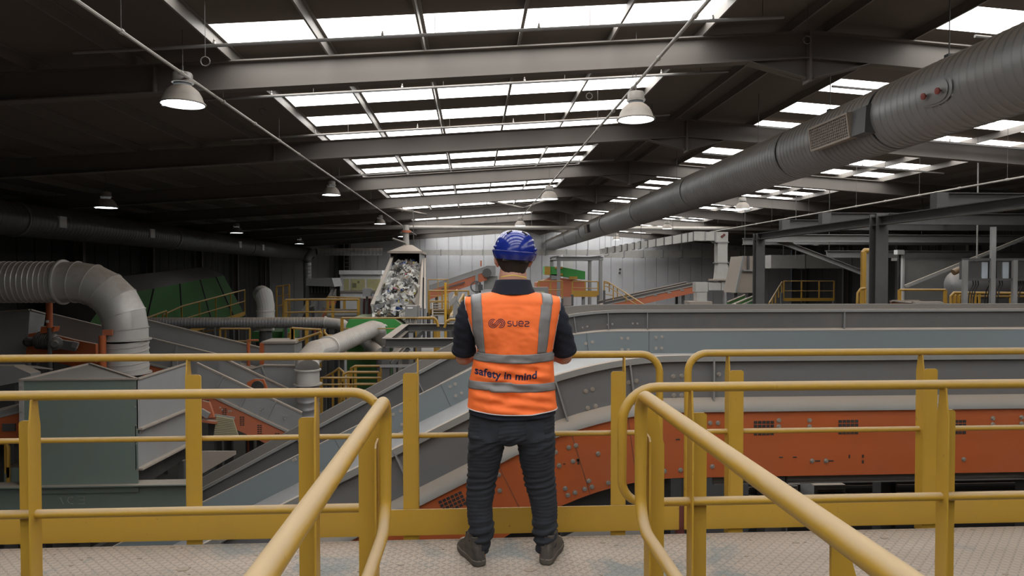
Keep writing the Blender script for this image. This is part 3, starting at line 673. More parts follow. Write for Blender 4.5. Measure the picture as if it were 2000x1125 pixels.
# seams, slots and ventilation grids of the orange panels
def slot(x0, y0, x1, y1, par, Y=yo - .001, m=M_blk):
    a = P(x0, y0, Y); c = P(x1, y1, Y)
    MB().box(min(a.x, c.x), max(a.x, c.x), Y - .002, Y + .004, min(a.z, c.z), max(a.z, c.z)).build('slot', m, par)
def vent_grid(cx, cy_, ang, par, nx=5, ny=4, w_=.041):
    c = P(cx, cy_, yo - .001); ca_, sa_ = math.cos(ang), math.sin(ang); b = MB(); s = w_ / 2 * .62
    for i in range(nx):
        for j in range(ny):
            u, v = (i - (nx - 1) / 2) * w_ * .8, (j - (ny - 1) / 2) * w_ * .72
            o_ = c + V((u * ca_ - v * sa_, 0, u * sa_ + v * ca_))
            b.plate([(o_.x + s * (ca_ * p_ - sa_ * q_), o_.y - .002, o_.z + s * (sa_ * p_ + ca_ * q_)) for p_, q_ in ((-1, -.85), (1, -.85), (1, .85), (-1, .85))], (0, .004, 0))
    b.build('vent_grid', M_blk, par)
for x in (1492, 1657, 1868): vent_grid(x, 834 if x > 1500 else 836, 0, ca)
vent_grid(884, 982, math.radians(24), ca, 6, 4)
for a in [(1522, 892, 1529, 894), (1549, 892, 1556, 894), (1592, 899, 1602, 901), (1618, 899, 1628, 901), (1658, 888, 1660, 895), (1684, 888, 1687, 894), (1684, 899, 1687, 905), (1320, 857, 1328, 859), (1403, 861, 1406, 864), (1126, 896, 1131, 901), (1128, 897, 1131, 907), (1100, 905, 1104, 907), (1252, 876, 1254, 879)]: slot(*a, ca)
for X, n0, n1 in ((.62, -.43, -.94), (1.12, -.43, -.94), (1.78, -.43, -.94), (4.4, -.43, -.94), (0.0, -.43, -.94)):
    a = on_path(PA, X, n0, yo - .001); c = on_path(PA, X, n1, yo - .001); MB().bar(a, c, .003, .003, (0, 1, 0)).build('panel_seam', M_drk, ca)
for X, y, ya, m in ((-.35, yi - .001, 0, 1), (.55, yi - .001, 0, 1), (1.25, yi - .001, 0, 1), (1.95, yi - .001, 0, 1), (-1.5, yi - .001, 0, 1)):
    a = on_path(PA, X, 0, y); c = on_path(PA, X, -.25, y); MB().bar(a, c, .004, .003, (0, 1, 0)).build('panel_seam', M_drk, ca)
# legs and cross frames under the conveyors
for Cn, pth, yn, yf2, xs in ((ca, PA, 5.2, 7.46, (-3, .6, 2.4, 4.6, 7.5)), (cb, PBb, 11.8, 13.9, (-3.5, 0, 4, 9, 15))):
    for X in xs:
        z = path_at(pth, X)[1] - .9
        for y in (yn + .12, yf2 - .12):
            MB().ibeam((X, y, ZF), (X, y, z), .18, .16, .012, (1, 0, 0)).build('leg', M_drk, Cn)
        MB().box(X - .05, X + .05, yn, yf2, z - .1, z + .02).build('cross_beam', M_drk, Cn)
    xa = pth[-1][0]
    for y in (yn + .1, yf2 - .1): MB().chan((1.9, y, .97 - .97), (xa, y, .97 - .97), .13, .05).build('support_rail', M_gry, Cn)
# parts hanging below the orange side, right
tag(MB().box(3.4, 12, 8.2, 11.5, ZF, -.78).build('equipment_cabin', mat('dark ribbed cabin wall', (.07, .075, .08), .5, dust=.5)), 'dark cabin under the orange sided conveyor on the right', 'cabin')
b = MB()
for i in range(12): b.box(3.4, 12, 8.17, 8.2, -.86 - i * .1, -.83 - i * .1)
pcab = bpy.data.objects['equipment_cabin']; b.build('wall_ribs', M_drk, pcab)
t = thing('air_conditioner', 'small grey air conditioner box with louvred front under the orange conveyor', 'air conditioner', (P(1618, 968, 7.9).x, 7.9, -1.05))
a = P(1590, 948, 7.75); c = P(1651, 985, 7.75)
MB().box(a.x, c.x, 7.75, 8.15, c.z, a.z).build('casing', M_lgt, t)
b = MB()
for i in range(5): b.box(a.x + .04, c.x - .03, 7.735, 7.75, a.z - .06 - i * .035, a.z - .045 - i * .035)
b.build('louvres', M_blk, t); MB().box(a.x + .1, c.x - .1, 7.8, 8.19, c.z - .1, c.z).build('bracket', M_drk, t)
t = thing('control_box', 'dark box with a pale printed label under the orange conveyor', 'box', (P(1535, 960, 7.8).x, 7.8, -1))
a = P(1505, 947, 7.8); c = P(1563, 985, 7.8); MB().box(a.x, c.x, 7.8, 8.19, c.z, a.z).build('casing', M_drk, t)
a = P(1537, 949, 7.79); c = P(1558, 963, 7.79); lb = MB().box(a.x, c.x, 7.785, 7.799, c.z, a.z).build('label_plate', M_white, t)
b = MB()
for i in range(4): b.box(a.x + .02, c.x - .02 - .02 * (i % 2), 7.78, 7.785, a.z - .02 - i * .018, a.z - .014 - i * .018)
b.build('print_lines', M_blk, lb)
a = P(1988, 902, 5.6); t = thing('mesh_guard', 'small yellow wire mesh guard at the right edge under the conveyor', 'guard', (a.x, 5.6, .1))
b = MB()
for i in range(5): b.tube([(a.x + i * .06, 4.75, a.z - .02), (a.x + i * .06, 4.75, a.z - .38)], .005, 5)
for i in range(8): b.tube([(a.x, 4.75, a.z - .02 - i * .05), (a.x + .24, 4.75, a.z - .02 - i * .05)], .005, 5)
b.build('mesh', M_yel2, t); MB().bar((a.x, 4.77, a.z - .4), (a.x, 4.77, a.z + .12), .02, .01, (0, 1, 0)).build('bracket', M_gry, t)
MB().bar((a.x, 4.77, a.z + .12), (a.x, 5.1, a.z + .12), .02, .02).build('bracket_arm', M_gry, t)
# ------------------------------------------------------------------ helpers for the machinery behind
def legs_to_floor(t, spots, z, s=.1, m=None):
    for x, y in spots: MB().box(x - s / 2, x + s / 2, y - s / 2, y + s / 2, ZF, z).build('leg', m or M_drk, t)
def rail_run(lab, pts, ht=1.0, mids=(.5,), step=1.2, r=.022, m=None, plate=0.0, deck=None, legs=True, cat='railing', pw=.05, name='guard_railing', group='yellow railings in the background'):
    """pts: points along the top rail"""
    m = m or M_yel2; pts = [V(p) for p in pts]
    t = thing(name, lab, cat, (pts[0].x, pts[0].y, ZF if legs else pts[0].z - ht), group)
    MB().tube(pts, r, 8).build('top_rail', m, t)
    for q in mids: MB().tube([p - V((0, 0, ht * q)) for p in pts], r * .8, 6).build('mid_rail', m, t)
    for a, c in zip(pts, pts[1:]):
        L_ = (c - a).length; n = max(1, round(L_ / step))
        for i in range(n + 1):
            if i == 0 and a is not pts[0]: continue
            p = a.lerp(c, i / n)
            MB().box(p.x - pw / 2, p.x + pw / 2, p.y - .012, p.y + .012, p.z - ht, p.z).build('post', m, t)
        if plate: MB().bar(a - V((0, 0, ht - .06)), c - V((0, 0, ht - .06)), .015, plate).build('kickboard', m, t)
        if deck:
            MB().bar(a + V((0, deck / 2, -ht - .05)), c + V((0, deck / 2, -ht - .05)), abs(deck), .06).build('platform', M_drk, t)
    if legs:
        for p in (pts[0], pts[-1]): MB().box(p.x - .05, p.x + .05, p.y - .05, p.y + .05, ZF, p.z - ht).build('leg', M_drk, t)
    return t
def incline(lab, a, c, width, wall=.35, frame=.35, wm=None, fm=None, th=None, name='belt_conveyor', grp=None, ribs=5, marks=0):
    """straight trough conveyor from a to c (points on the near rim)"""
    wm = wm or M_gry; fm = fm or M_orgdust; a = V(a); c = V(c)
    t = thing(name, lab, 'conveyor', ((a.x + c.x) / 2, a.y, ZF), grp)
    for s, dy in (('near', 0), ('far', width)):
        A, C = a + V((0, dy, 0)), c + V((0, dy, 0)); dn = V((0, 0, -wall)); o = -1 if dy == 0 else 1
        MB().plate([A, C, C + dn, A + dn], (0, .02 * o, 0)).build('side_wall', wm, t)
        MB().bar(A, C, .07, .03).build('rim', M_dust, t)
        if frame:
            d2 = V((0, 0, -wall - frame)); MB().plate([A + dn + V((0, .05 * o, 0)), C + dn + V((0, .05 * o, 0)), C + d2 + V((0, .05 * o, 0)), A + d2 + V((0, .05 * o, 0))], (0, .03 * o, 0)).build('side_frame', fm, t)
            MB().bar(A + dn + V((0, .06 * o, 0)), C + dn + V((0, .06 * o, 0)), .1, .04).build('bottom_lip', M_lgt, t)
        if dy == 0:
            for i in range(1, ribs):
                p = A.lerp(C, i / ribs) + V((0, -.035, -.02)); tt = (C - A).normalized(); nn = V((tt.z, 0, -tt.x)) if tt.x > 0 else V((-tt.z, 0, tt.x))
                MB().bar(p, p + nn * (wall - .03), .03, .05, (0, 1, 0)).build('rib', wm, t)
            if marks:
                for i in range(marks):
                    p = A.lerp(C, (i + .6) / marks) + V((0, -.085, -wall - frame * .35)); b = MB()
                    for q in range(5):
                        for q2 in range(2): b.box(p.x - .04 + q2 * .05, p.x + q2 * .05, p.y, p.y + .01, p.z - q * .04, p.z - q * .04 + .022)
                    b.build('vent_slots', M_blk, t)
    MB().plate([a + V((0, .1, -wall * .85)), c + V((0, .1, -wall * .85)), c + V((0, width - .1, -wall * .85)), a + V((0, width - .1, -wall * .85))], (0, 0, -.02)).build('belt', M_belt, t)
    for f in (.12, .88):
        p = a.lerp(c, f)
        for dy in (.1, width - .1): MB().box(p.x - .06, p.x + .06, p.y + dy - .06, p.y + dy + .06, ZF, p.z - wall - frame + .05).build('leg', M_drk, t)
    return t
def pbox(px0, py0, px1, py1, Y, depth):
    a = P(px0, py0, Y); c = P(px1, py1, Y); return a.x, c.x, Y, Y + depth, c.z, a.z
# ------------------------------------------------------------------ left: hopper over the conveyor tail
Yh = 11.3; hb = -1.93
TL = P(38, 742, Yh); TR = P(268, 740, Yh); X0, X1, ZT = TL.x, TR.x, TL.z; Yb = Yh + 2.0
t = thing('feed_hopper', 'large open grey green sheet metal hopper left of the person, beyond the railing', 'hopper', ((X0 + X1) / 2, Yh, ZF))
MB().plate([(X0, Yh, hb), (X1, Yh, hb), (X1, Yh, ZT), (X0, Yh, ZT)], (0, .012, 0)).build('front_panel', M_hop, t)
MB().plate([(X0, Yh, hb), (X0, Yb, hb), (X0, Yb, ZT), (X0, Yh, ZT)], (.012, 0, 0)).build('side_panel', M_gry, t)
zz = lambda px, py: P(px, py, Yh).z
MB().plate([(X1, Yh, zz(268, 838)), (X1, Yb, P(365, 797, Yb).z), (X1, Yb, ZT), (X1, Yh, ZT)], (-.012, 0, 0)).build('side_panel', M_gry, t)
MB().plate([(X1 - .03, Yh, zz(268, 917)), (X1 - .03, Yb, P(365, 866, Yb).z), (X1 - .03, Yb, P(365, 790, Yb).z), (X1 - .03, Yh, zz(268, 832))], (-.012, 0, 0)).build('side_panel', M_gry, t)
for za, zb_ in ((838, 797), (917, 866)): MB().bar((X1 + .02, Yh, zz(268, za)), (X1 + .02, Yb, P(365, zb_, Yb).z), .1, .03).build('lip', M_dust, t)
MB().plate([(X0, Yb, ZT), (X1, Yh + .05, ZT), (X1, Yh + .05, ZT - .9), (X0, Yb, ZT - .9)], (.01, .01, 0)).build('inner_chute', M_gry, t)
MB().plate([(X0 + .02, Yh + .02, ZT - .012), (X1 - .02, Yh + .02, ZT - .012), (X0 + .02, Yb - .05, ZT - .012)], (0, 0, -.01)).build('cover_sheet', mat('scuffed grey sheet', (.17, .175, .18), .45, dust=.35, grime=.4), t)
MB().plate([(X1 - .09, Yh + .02, hb), (X1 - .09, Yb, hb), (X1 - .09, Yb, P(365, 790, Yb).z), (X1 - .09, Yh + .02, zz(268, 832))], (-.012, 0, 0)).build('shade_plate', M_blk, t)  # black plate put in as the shade inside the hopper opening
for p0, p1 in (((X0, Yh, ZT), (X1, Yh, ZT)), ((X0, Yh, ZT), (X0, Yb, ZT)), ((X1, Yh, ZT), (X1, Yb, ZT)), ((X0, Yb, ZT), (X1, Yh, ZT))): MB().bar(p0, p1, .05, .025).build('rim', M_dust, t)
MB().chan((X0 + .03, Yh - .012, hb), (X0 + .03, Yh - .012, ZT), .07, .03, .01, (1, 0, 0)).build('corner_strip', M_galvl, t)
for i in range(9): MB().lathe([(.016, 0), (.016, .012), (0, .014)], (X0 + .035, Yh - .02, ZT - .1 - i * .2), (0, -1, 0), 8).build('bolt', M_bolt, t)
for i in range(4): MB().lathe([(.013, 0), (.013, .012), (0, .014)], (X1 - .03, Yh - .0, ZT - .15 - i * .3), (0, -1, 0), 8).build('bolt', M_bolt, t)
legs_to_floor(t, [(X0 + .1, Yb - .1), (X1 - .1, Yb - .1)], hb)
p0 = P(-250, 951, Yh - .02); p1 = P(381, 951, Yh - .02)
t = thing('support_beam', 'wide grey green steel beam under the hopper with faint chalk scrawl', 'beam', ((p0.x + p1.x) / 2, Yh, ZF))
MB().ibeam((p0.x, Yh + .05, p0.z - .335), (p1.x, Yh + .05, p0.z - .335), .62, .3, .02).build('beam', M_hop, t)
b = MB(); c0 = P(123, 985, Yh - .02); M_chalk = mat('chalk', (.34, .34, .33), .9, dust=0)
for seg in [((0, 0), (-.04, .11)), ((.09, .01), (.06, .06), (.08, .11), (.14, .11)), ((.1, .01), (.14, .0)), ((.3, 0), (.22, 0)), ((.3, 0), (.3, .12), (.2, .12)), ((.3, .06), (.23, .06))]:
    b.tube([(c0.x + q[0] * 1.1, Yh - .0125, c0.z + q[1]) for q in seg], .0035, 5)
b.build('chalk_scrawl', M_chalk, t)
legs_to_floor(t, [(p0.x + .6, Yh), (p1.x - .5, Yh)], p0.z - .63, .18)
# rest of the tail below: dusty side boards
t = thing('skirt_board', 'low dusty side board at the tail of the rear conveyor', 'skirt board', (P(430, 880, 11.6).x, 11.6, -2))
a = P(372, 881, 11.5); c = P(460, 881, 11.5); d = P(460, 888, 11.5); e = P(372, 960, 11.5)
MB().plate([a, c, d, P(372, 938, 11.5)], (0, .02, 0)).build('board', M_dust, t); MB().box(a.x, a.x + .05, 11.5, 11.56, ZF, a.z - .2).build('support_leg', M_drk, t)
# conveyor that drops to the right behind the hopper (orange side)
t = incline('dusty orange sided conveyor falling to the right just behind the hopper', P(385, 709, 14.2), P(590, 806, 14.2), 1.2, .50, .46, M_gry, M_orgdust, marks=6, ribs=4)
for k_, (x, y) in enumerate([(430, 796), (434, 800), (447, 803), (451, 803), (508, 795), (508, 800), (508, 805), (514, 797), (514, 803), (502, 813), (554, 812), (556, 818), (560, 812)]): bolt(t, P(x, y, 14.2 - .085), .02)
# orange bearing flange seen behind
t = thing('bearing_housing', 'round black bearing on an orange bracket left of the vertical duct', 'bearing', P(505, 752, 14.8))
MB().plate([P(482, 747, 14.9), P(497, 740, 14.9), P(515, 741, 14.9), P(524, 765, 14.9), P(486, 765, 14.9)], (0, .05, 0)).build('bracket', M_org, t)
MB().lathe([(0, -.02), (.1, -.02), (.13, .0), (.13, .05), (0, .06)], P(504, 755, 14.85), (0, -1, 0), 16).build('bearing', M_blk, t)
b = MB().box(P(500, 752, 14.9).x, P(508, 752, 14.9).x, 14.95, 15.1, ZF, P(505, 760, 14.9).z); b.build('leg', M_drk, t)
# grey trough box beside it
t = thing('transfer_chute', 'grey sheet transfer chute between the falling conveyor and the vertical duct', 'chute', (P(520, 740, 15.5).x, 15.5, ZF))
a, b1, c, d = P(450, 733, 15.6), P(515, 713, 15.6), P(580, 714, 15.6), P(580, 775, 15.6)
MB().plate([a, b1, c, d, P(480, 775, 15.6)], (0, .02, 0)).build('side_panel', M_gry, t)
MB().bar(a, b1, .08, .03).build('rim', M_dust, t); MB().bar(b1, c, .08, .03).build('rim', M_dust, t)
for x0, y0, x1, y1 in ((482, 724, 491, 752), (512, 716, 530, 765)): MB().bar(P(x0, y0, 15.56), P(x1, y1, 15.56), .03, .03, (0, 1, 0)).build('rib', M_lgt, t)
legs_to_floor(t, [(P(490, 775, 15.6).x, 15.65), (P(575, 775, 15.6).x, 15.65)], d.z)
# pale ribbed belt end hanging under the orange conveyor
t = thing('hanging_flap', 'cream ribbed rubber flap hanging beneath the orange sided conveyor', 'flap', P(432, 855, 13.9))
b = MB(); q = [P(423, 812, 13.9), P(455, 818, 13.9), P(468, 858, 13.9), P(417, 855, 13.9)]; b.plate(q, (0, .02, 0))
for i in range(12): f = (i + .5) / 12; b.bar(q[0].lerp(q[3], f) + V((0, -.01, 0)), q[1].lerp(q[2], f) + V((0, -.01, 0)), .012, .012)
b.build('flap', mat('cream rubber', (.42, .38, .25), .8, dust=.3), t)
MB().bar(P(420, 811, 13.95), P(458, 817, 13.95), .03, .05).build('clamp_bar', M_lgt, t)
t = thing('drive_bracket', 'grey and orange tensioner bracket at the lower end of the falling conveyor', 'bracket', P(400, 808, 13.8))
MB().plate([P(394, 783, 13.9), P(408, 786, 13.9), P(418, 815, 13.9), P(398, 818, 13.9), P(393, 806, 13.9)], (0, .08, 0)).build('plate', M_orgdust, t)
MB().bar(P(392, 803, 13.8), P(408, 812, 13.8), .06, .12).build('arm', M_lgt, t); MB().bar(P(396, 820, 13.9), P(425, 824, 13.9), .2, .05).build('foot_plate', M_orgdust, t)
# grey conveyor falling right behind the elbow duct, with motor
t = incline('long grey conveyor with orange lower side falling right behind the elbow duct', P(95, 612, 17), P(470, 703, 17), 2.3, .62, .5, M_gry, M_org, ribs=3, marks=0)
MB().box(*pbox(336, 703, 346, 716, 16.88, .04)).build('clamp', M_lgt, t)
MB().box(*pbox(427, 718, 434, 735, 16.88, .04)).build('clamp', M_lgt, t)
t = thing('hopper_box', 'grey sheet metal box at the far left edge, top end of the grey conveyor', 'hopper', (P(0, 650, 16.4).x, 16.4, ZF))
a, b1, c, d = P(-60, 610, 16.4), P(58, 604, 16.4), P(88, 612, 16.7), P(62, 745, 16.4)
MB().plate([P(-60, 612, 16.4), P(58, 605, 16.4), P(48, 745, 16.4), P(-60, 745, 16.4)], (0, .02, 0)).build('front_panel', M_gry, t)
MB().plate([P(58, 605, 16.4), P(88, 613, 17.2), P(70, 745, 17.2), P(48, 745, 16.4)], (0, .02, 0)).build('side_panel', M_gry, t)
MB().bar(P(-60, 612, 16.4), P(58, 605, 16.4), .08, .03).build('rim', M_dust, t); MB().bar(P(58, 605, 16.4), P(88, 613, 17.2), .08, .03).build('rim', M_dust, t)
legs_to_floor(t, [(P(-40, 700, 16.5).x, 16.5), (P(45, 700, 16.5).x, 16.5)], P(45, 745, 16.4).z)
t = thing('gear_motor', 'dark finned gear motor on an orange plate, far left', 'motor', P(100, 690, 16.3))
MB().plate([P(56, 652, 16.3), P(80, 648, 16.3), P(150, 665, 16.3), P(187, 672, 16.3), P(187, 708, 16.3), P(48, 708, 16.3)], (0, .1, 0)).build('mounting_plate', M_org, t)
cm = P(92, 666, 15.95)
b = MB().lathe([(0, -.25), (.12, -.25), (.17, -.2), (.17, .16), (.14, .2), (0, .2)], cm, (1, .12, -.12), 20); mo = b.build('motor_body', M_drk, t)
b = MB()
for i in range(9):
    b.lathe([(.165, -.005), (.2, -.005), (.2, .005), (.165, .005)], cm + V((1, .12, -.12)).normalized() * (-.18 + i * .04), (1, .12, -.12), 20)
b.build('cooling_fins', M_drk, mo)
MB().lathe([(0, 0), (.13, 0), (.15, .04), (.15, .16), (.08, .2), (.07, .28), (0, .28)], P(110, 670, 16.0), (.4, -1, 0), 16).build('gear_flange', mat('dark grey casting', (.11, .11, .11), .5, dust=.7), t)
MB().bar(P(118, 672, 16.0), P(150, 677, 16.1), .16, .2).build('gearbox', M_drk, t); MB().bar(P(142, 672, 15.95), P(152, 675, 15.95), .06, .14).build('terminal_box', M_gry, t)
MB().lathe([(0, 0), (.11, 0), (.11, .14), (.06, .2), (0, .2)], P(66, 667, 16.0), (-.7, -1, 0), 14).build('fan_cover', M_blk, t)
MB().box(P(60, 700, 16.4).x, P(70, 700, 16.4).x, 16.42, 16.5, ZF, P(60, 700, 16.4).z).build('leg', M_drk, t)
for q, (x0, y0, y1, wpx, Y, lab) in enumerate([(96, 590, 640, 11, 15.8, 'orange steel tube standing behind the gear motor'), (200, 655, 725, 13, 14.5, 'orange tube in front of the vertical duct with a plate flag on top')]):
    a = P(x0, y0, Y); t = thing('tube_post', lab, 'post', (a.x, Y, ZF), 'orange tube posts'); rr_ = wpx / 2 / F * Y
    MB().tube([a, V((a.x, Y, P(x0, y1, Y).z))], rr_, 14).build('tube', M_org, t)
    MB().tube([V((a.x, Y, P(x0, y1, Y).z)), V((a.x, Y, ZF))], rr_ * .7, 10).build('lower_post', M_drk, t)
    if q == 0:
        MB().tube([P(x0, 625, Y), P(x0, 630, Y)], rr_ * 1.04, 14).build('reflective_band', M_white, t)
        MB().plate([P(80, 638, Y), P(107, 638, Y), P(104, 648, Y), P(78, 652, Y)], (0, .2, 0)).build('bracket', M_org, t)
    else: MB().box(*pbox(200, 644, 219, 655, Y, .04)).build('plate_flag', M_orgdust, t)
# orange tube pair further right
for x, lab in ((485, 'thin orange T shaped post left of the grey cabinet'), ): 
    a = P(x, 668, 19); t = thing('tube_post', lab, 'post', (a.x, 19, ZF), 'orange tube posts')
    MB().tube([a, V((a.x, 19, ZF))], .045, 8).build('tube', M_org, t); MB().box(*pbox(482, 663, 504, 666, 19, .05)).build('plate_flag', M_org, t)
t = thing('control_cabinet', 'grey sheet metal cabinet with dusty lid between yellow posts, left of centre', 'cabinet', (P(545, 690, 18).x, 18, ZF))
MB().box(*pbox(514, 671, 575, 712, 18, .8)).build('body', M_gry, t); x0, x1, y0, y1, z0_, z1_ = pbox(511, 667, 577, 671, 17.95, .9); MB().box(x0, x1, y0, y1, z0_, z1_).build('lid', M_dust, t)
MB().box(*pbox(507, 670, 514, 712, 17.9, .2)).build('side_post', M_org, t); legs_to_floor(t, [(P(525, 700, 18).x, 18.3), (P(565, 700, 18).x, 18.3)], z0_ - .5)
# casing and small conveyor lower left
t = thing('machine_casing', 'low grey machine casing with sloping top, lower left behind the railing', 'casing', (P(40, 720, 13.6).x, 13.6, ZF))
MB().plate([P(-60, 716, 13.4), P(28, 716, 13.4), P(60, 730, 13.4), P(60, 742, 13.4), P(-60, 765, 13.4)], (0, .3, 0)).build('casing', M_gry, t)
MB().plate([P(-60, 716, 13.4), P(28, 716, 13.4), P(104, 722, 15), P(70, 716, 15), P(-60, 712, 15)], (0, 0, .02)).build('cover_plate', M_dust, t)
legs_to_floor(t, [(P(-30, 742, 13.4).x, 13.5), (P(30, 742, 13.4).x, 13.5)], P(0, 750, 13.4).z)
t = incline('orange sided conveyor rising to the right at the far left edge below the casing', P(-80, 822, 11.9), P(46, 790, 11.9), 1.0, .1, .48, M_gry, M_org, ribs=2)
MB().box(*pbox(4, 828, 29, 842, 11.79, .03)).build('cover_plate', M_drk, t)
t = rail_run('short yellow hooped railing at the far left edge beside the hopper', [P(-30, 865, 11.5), P(12, 865, 11.5), P(16, 873, 11.5), P(16, 912, 11.5)], .5, (), 1, .03)
t = thing('electrical_box', 'dark green grey box below the hooped railing at the left edge', 'box', (P(25, 950, 11.5).x, 11.5, ZF)); MB().box(*pbox(8, 914, 40, 952, 11.55, .5)).build('box', M_hop, t); legs_to_floor(t, [(P(24, 950, 11.8).x, 11.8)], P(24, 952, 11.8).z)
# ------------------------------------------------------------------ green drum machine in the dark
t = thing('screening_drum', 'long dark green drum screen with sloped grey roof in the shadow at left', 'machine', (P(350, 600, 32).x, 32, ZF))
def drum(Y, top, ridge_l, sidetop, sidebot):
    return [P(*sidebot, Y), P(*sidetop, Y), P(*top, Y), P(*ridge_l, Y)]
n_ = [P(150, 665, 25), P(212, 580, 25), P(150, 549, 25), P(100, 556, 25)]
f_ = [P(482, 622, 37), P(437, 538, 37), P(405, 521, 37), P(330, 530, 37)]
b = MB(); b.add([n_[0], n_[1], f_[1], f_[0]], [(0, 1, 2, 3)]); b.add([n_[0] + V((-1, 0, 0)), f_[0] + V((-1, 0, 0)), f_[0], n_[0]], [(0, 1, 2, 3)])
b.add([f_[0], f_[1], f_[1] + V((-.8, .8, -.2)), f_[0] + V((-1, .8, 0))], [(0, 1, 2, 3)]); b.build('side_casing', M_dgreen, t, fix=False)
b = MB(); b.add([n_[1], n_[2], f_[2], f_[1]], [(0, 1, 2, 3)]); b.add([n_[2], n_[3], f_[3], f_[2]], [(0, 1, 2, 3)]); b.add([n_[0], n_[1], n_[2], n_[3], n_[3] + V((0, 0, -2))], [(0, 1, 2, 3, 4)]); b.add([f_[1], f_[2], f_[3], f_[3] + V((0, 0, -1.5))], [(0, 1, 2, 3)])
b.build('roof_casing', mat('dark dusty roof sheet', (.055, .05, .05), .8, dust=.25), t, fix=False)
for f in (.3, .52, .72, .9):
    MB().bar(n_[0].lerp(f_[0], f) + V((.03, -.03, 0)), n_[1].lerp(f_[1], f) + V((.03, -.03, 0)), .05, .06, (0, 1, 0)).build('seam', M_blk, t)
legs_to_floor(t, [(n_[0].x - .5, 25.5), (f_[0].x - .6, 36.5)], n_[0].z + .2, .2)
# yellow railings on the left
Y = 27
rail_run('yellow railing of the ramp rising in front of the green drum', [P(318, 615, 26), P(355, 598, 27.5), P(478, 566, 32)], 1.15, (.45,), 1.1, .03, plate=.18)
rail_run('yellow railing along the dark lower ramp left of the ramp railing', [P(283, 622, 24), P(325, 607, 26)], .9, (.5,), 1.2, .03)
rail_run('yellow railing on the dark platform below the slim duct', [P(322, 650, 23), P(372, 651, 23), P(440, 642, 23)], .9, (.5,), .9, .03, plate=.16, deck=1.2)
rail_run('yellow railing just left of the grey cabinet under the slim duct', [P(430, 642, 21), P(488, 642, 21)], .75, (.5,), .8, .03, plate=.2, deck=1.5)
rail_run('tall yellow railing between the cabinet and the slim duct elbow', [P(570, 640, 18.5), P(572, 641, 18.5), P(626, 644, 18.5)], 1.0, (), .38, .03, pw=.09)
b = MB().tube([P(576, 667, 18.3), P(627, 649, 18.3)], .035, 8); tag(b.build('handrail', M_yel2), 'pale sloping handrail in front of the tall yellow posts left of centre', 'handrail')
rail_run('small yellow hooped railing right under the slim duct elbow', [P(633, 643, 18), P(634, 650, 18), P(640, 656, 18), P(668, 656, 18)], .55, (), .9, .03)
rail_run('yellow railing with looped ends on the platform in front of the small infeed', [P(558, 586, 24), P(600, 585, 24), P(650, 585, 24), P(700, 585, 24)], .72, (.6,), 1.0, .04, plate=.0, pw=.1)
rail_run('yellow railing behind the looped one, left of the waste conveyor', [P(640, 580, 26), P(705, 582, 26)], .9, (.5,), .6, .03, pw=.1, plate=.25)
rail_run('dim yellow ladder railing in the shadow left of the slim vertical duct', [P(540, 560, 28), P(565, 556, 28)], 1.3, (.3, .6), .3, .03, pw=.06)
rail_run('yellow guard rail in front of the green machine', [P(668, 621, 20), P(850, 621, 20)], 1.35, (.23, .74), 2.55, .025, pw=.09)
# lower yellow railings seen through the frame, centre left
rail_run('yellow stair railing low behind the foreground rail, curving up', [P(628, 740, 17), P(650, 728, 17), P(662, 719, 17), P(670, 726, 17), P(672, 760, 17)], 1.0, (), .9, .03)
rail_run('yellow looped railing low behind the foreground rail, nearest the dark frame', [P(668, 745, 16.5), P(671, 731, 16.5), P(680, 727, 16.5), P(740, 727, 16.5)], .9, (.5,), .5, .03, pw=.07)
rail_run('upper yellow looped railing low in the centre left', [P(684, 735, 17.5), P(686, 719, 17.5), P(694, 715, 17.5), P(745, 715, 17.5)], .9, (.5,), .5, .03, pw=.07)
rail_run('long low yellow double rail below the foreground rail', [P(626, 738, 15.7), P(744, 738, 15.7)], 1.0, (.15,), 1.0, .025, pw=.1)
# ------------------------------------------------------------------ centre: green machine, steel frame, waste conveyor
t = thing('baling_press', 'bright green machine body behind the dusty sloping duct', 'machine', (P(730, 660, 21.5).x, 21.5, ZF))
a, c = P(680, 623, 21.3), P(783, 690, 21.3)
MB().plate([P(676, 636, 21.3), P(682, 623, 21.3), P(770, 623, 21.3), P(784, 633, 21.3), P(784, 655, 21.3), P(676, 655, 21.3)], (0, 2.5, 0)).build('upper_body', M_green, t)
MB().box(P(676, 655, 21.3).x, P(750, 655, 21.3).x, 21.4, 23.5, ZF, P(676, 655, 21.3).z).build('lower_body', M_dgreen, t)
MB().plate([P(738, 633, 21.25), P(753, 633, 21.25), P(757, 637, 21.25), P(735, 637, 21.25)], (0, .03, 0)).build('pale_mark', M_white, t)
t = thing('sorting_machine', 'dark green machine side with a bright green strip under the slim duct', 'machine', (P(530, 660, 24.5).x, 24.5, ZF))
MB().box(*pbox(492, 648, 556, 668, 24.5, 2)).build('body', M_dgreen, t); MB().plate([P(553, 642, 24.3), P(565, 642, 24.3), P(560, 668, 24.3), P(550, 668, 24.3)], (0, .2, 0)).build('green_strip', M_green, t)
MB().plate([P(562, 650, 24.2), P(570, 650, 24.2), P(566, 662, 24.2), P(558, 662, 24.2)], (0, .2, 0)).build('yellow_bracket', M_yel2, t)
legs_to_floor(t, [(P(500, 668, 24.6).x, 24.8), (P(550, 668, 24.6).x, 24.8)], P(500, 668, 24.5).z)
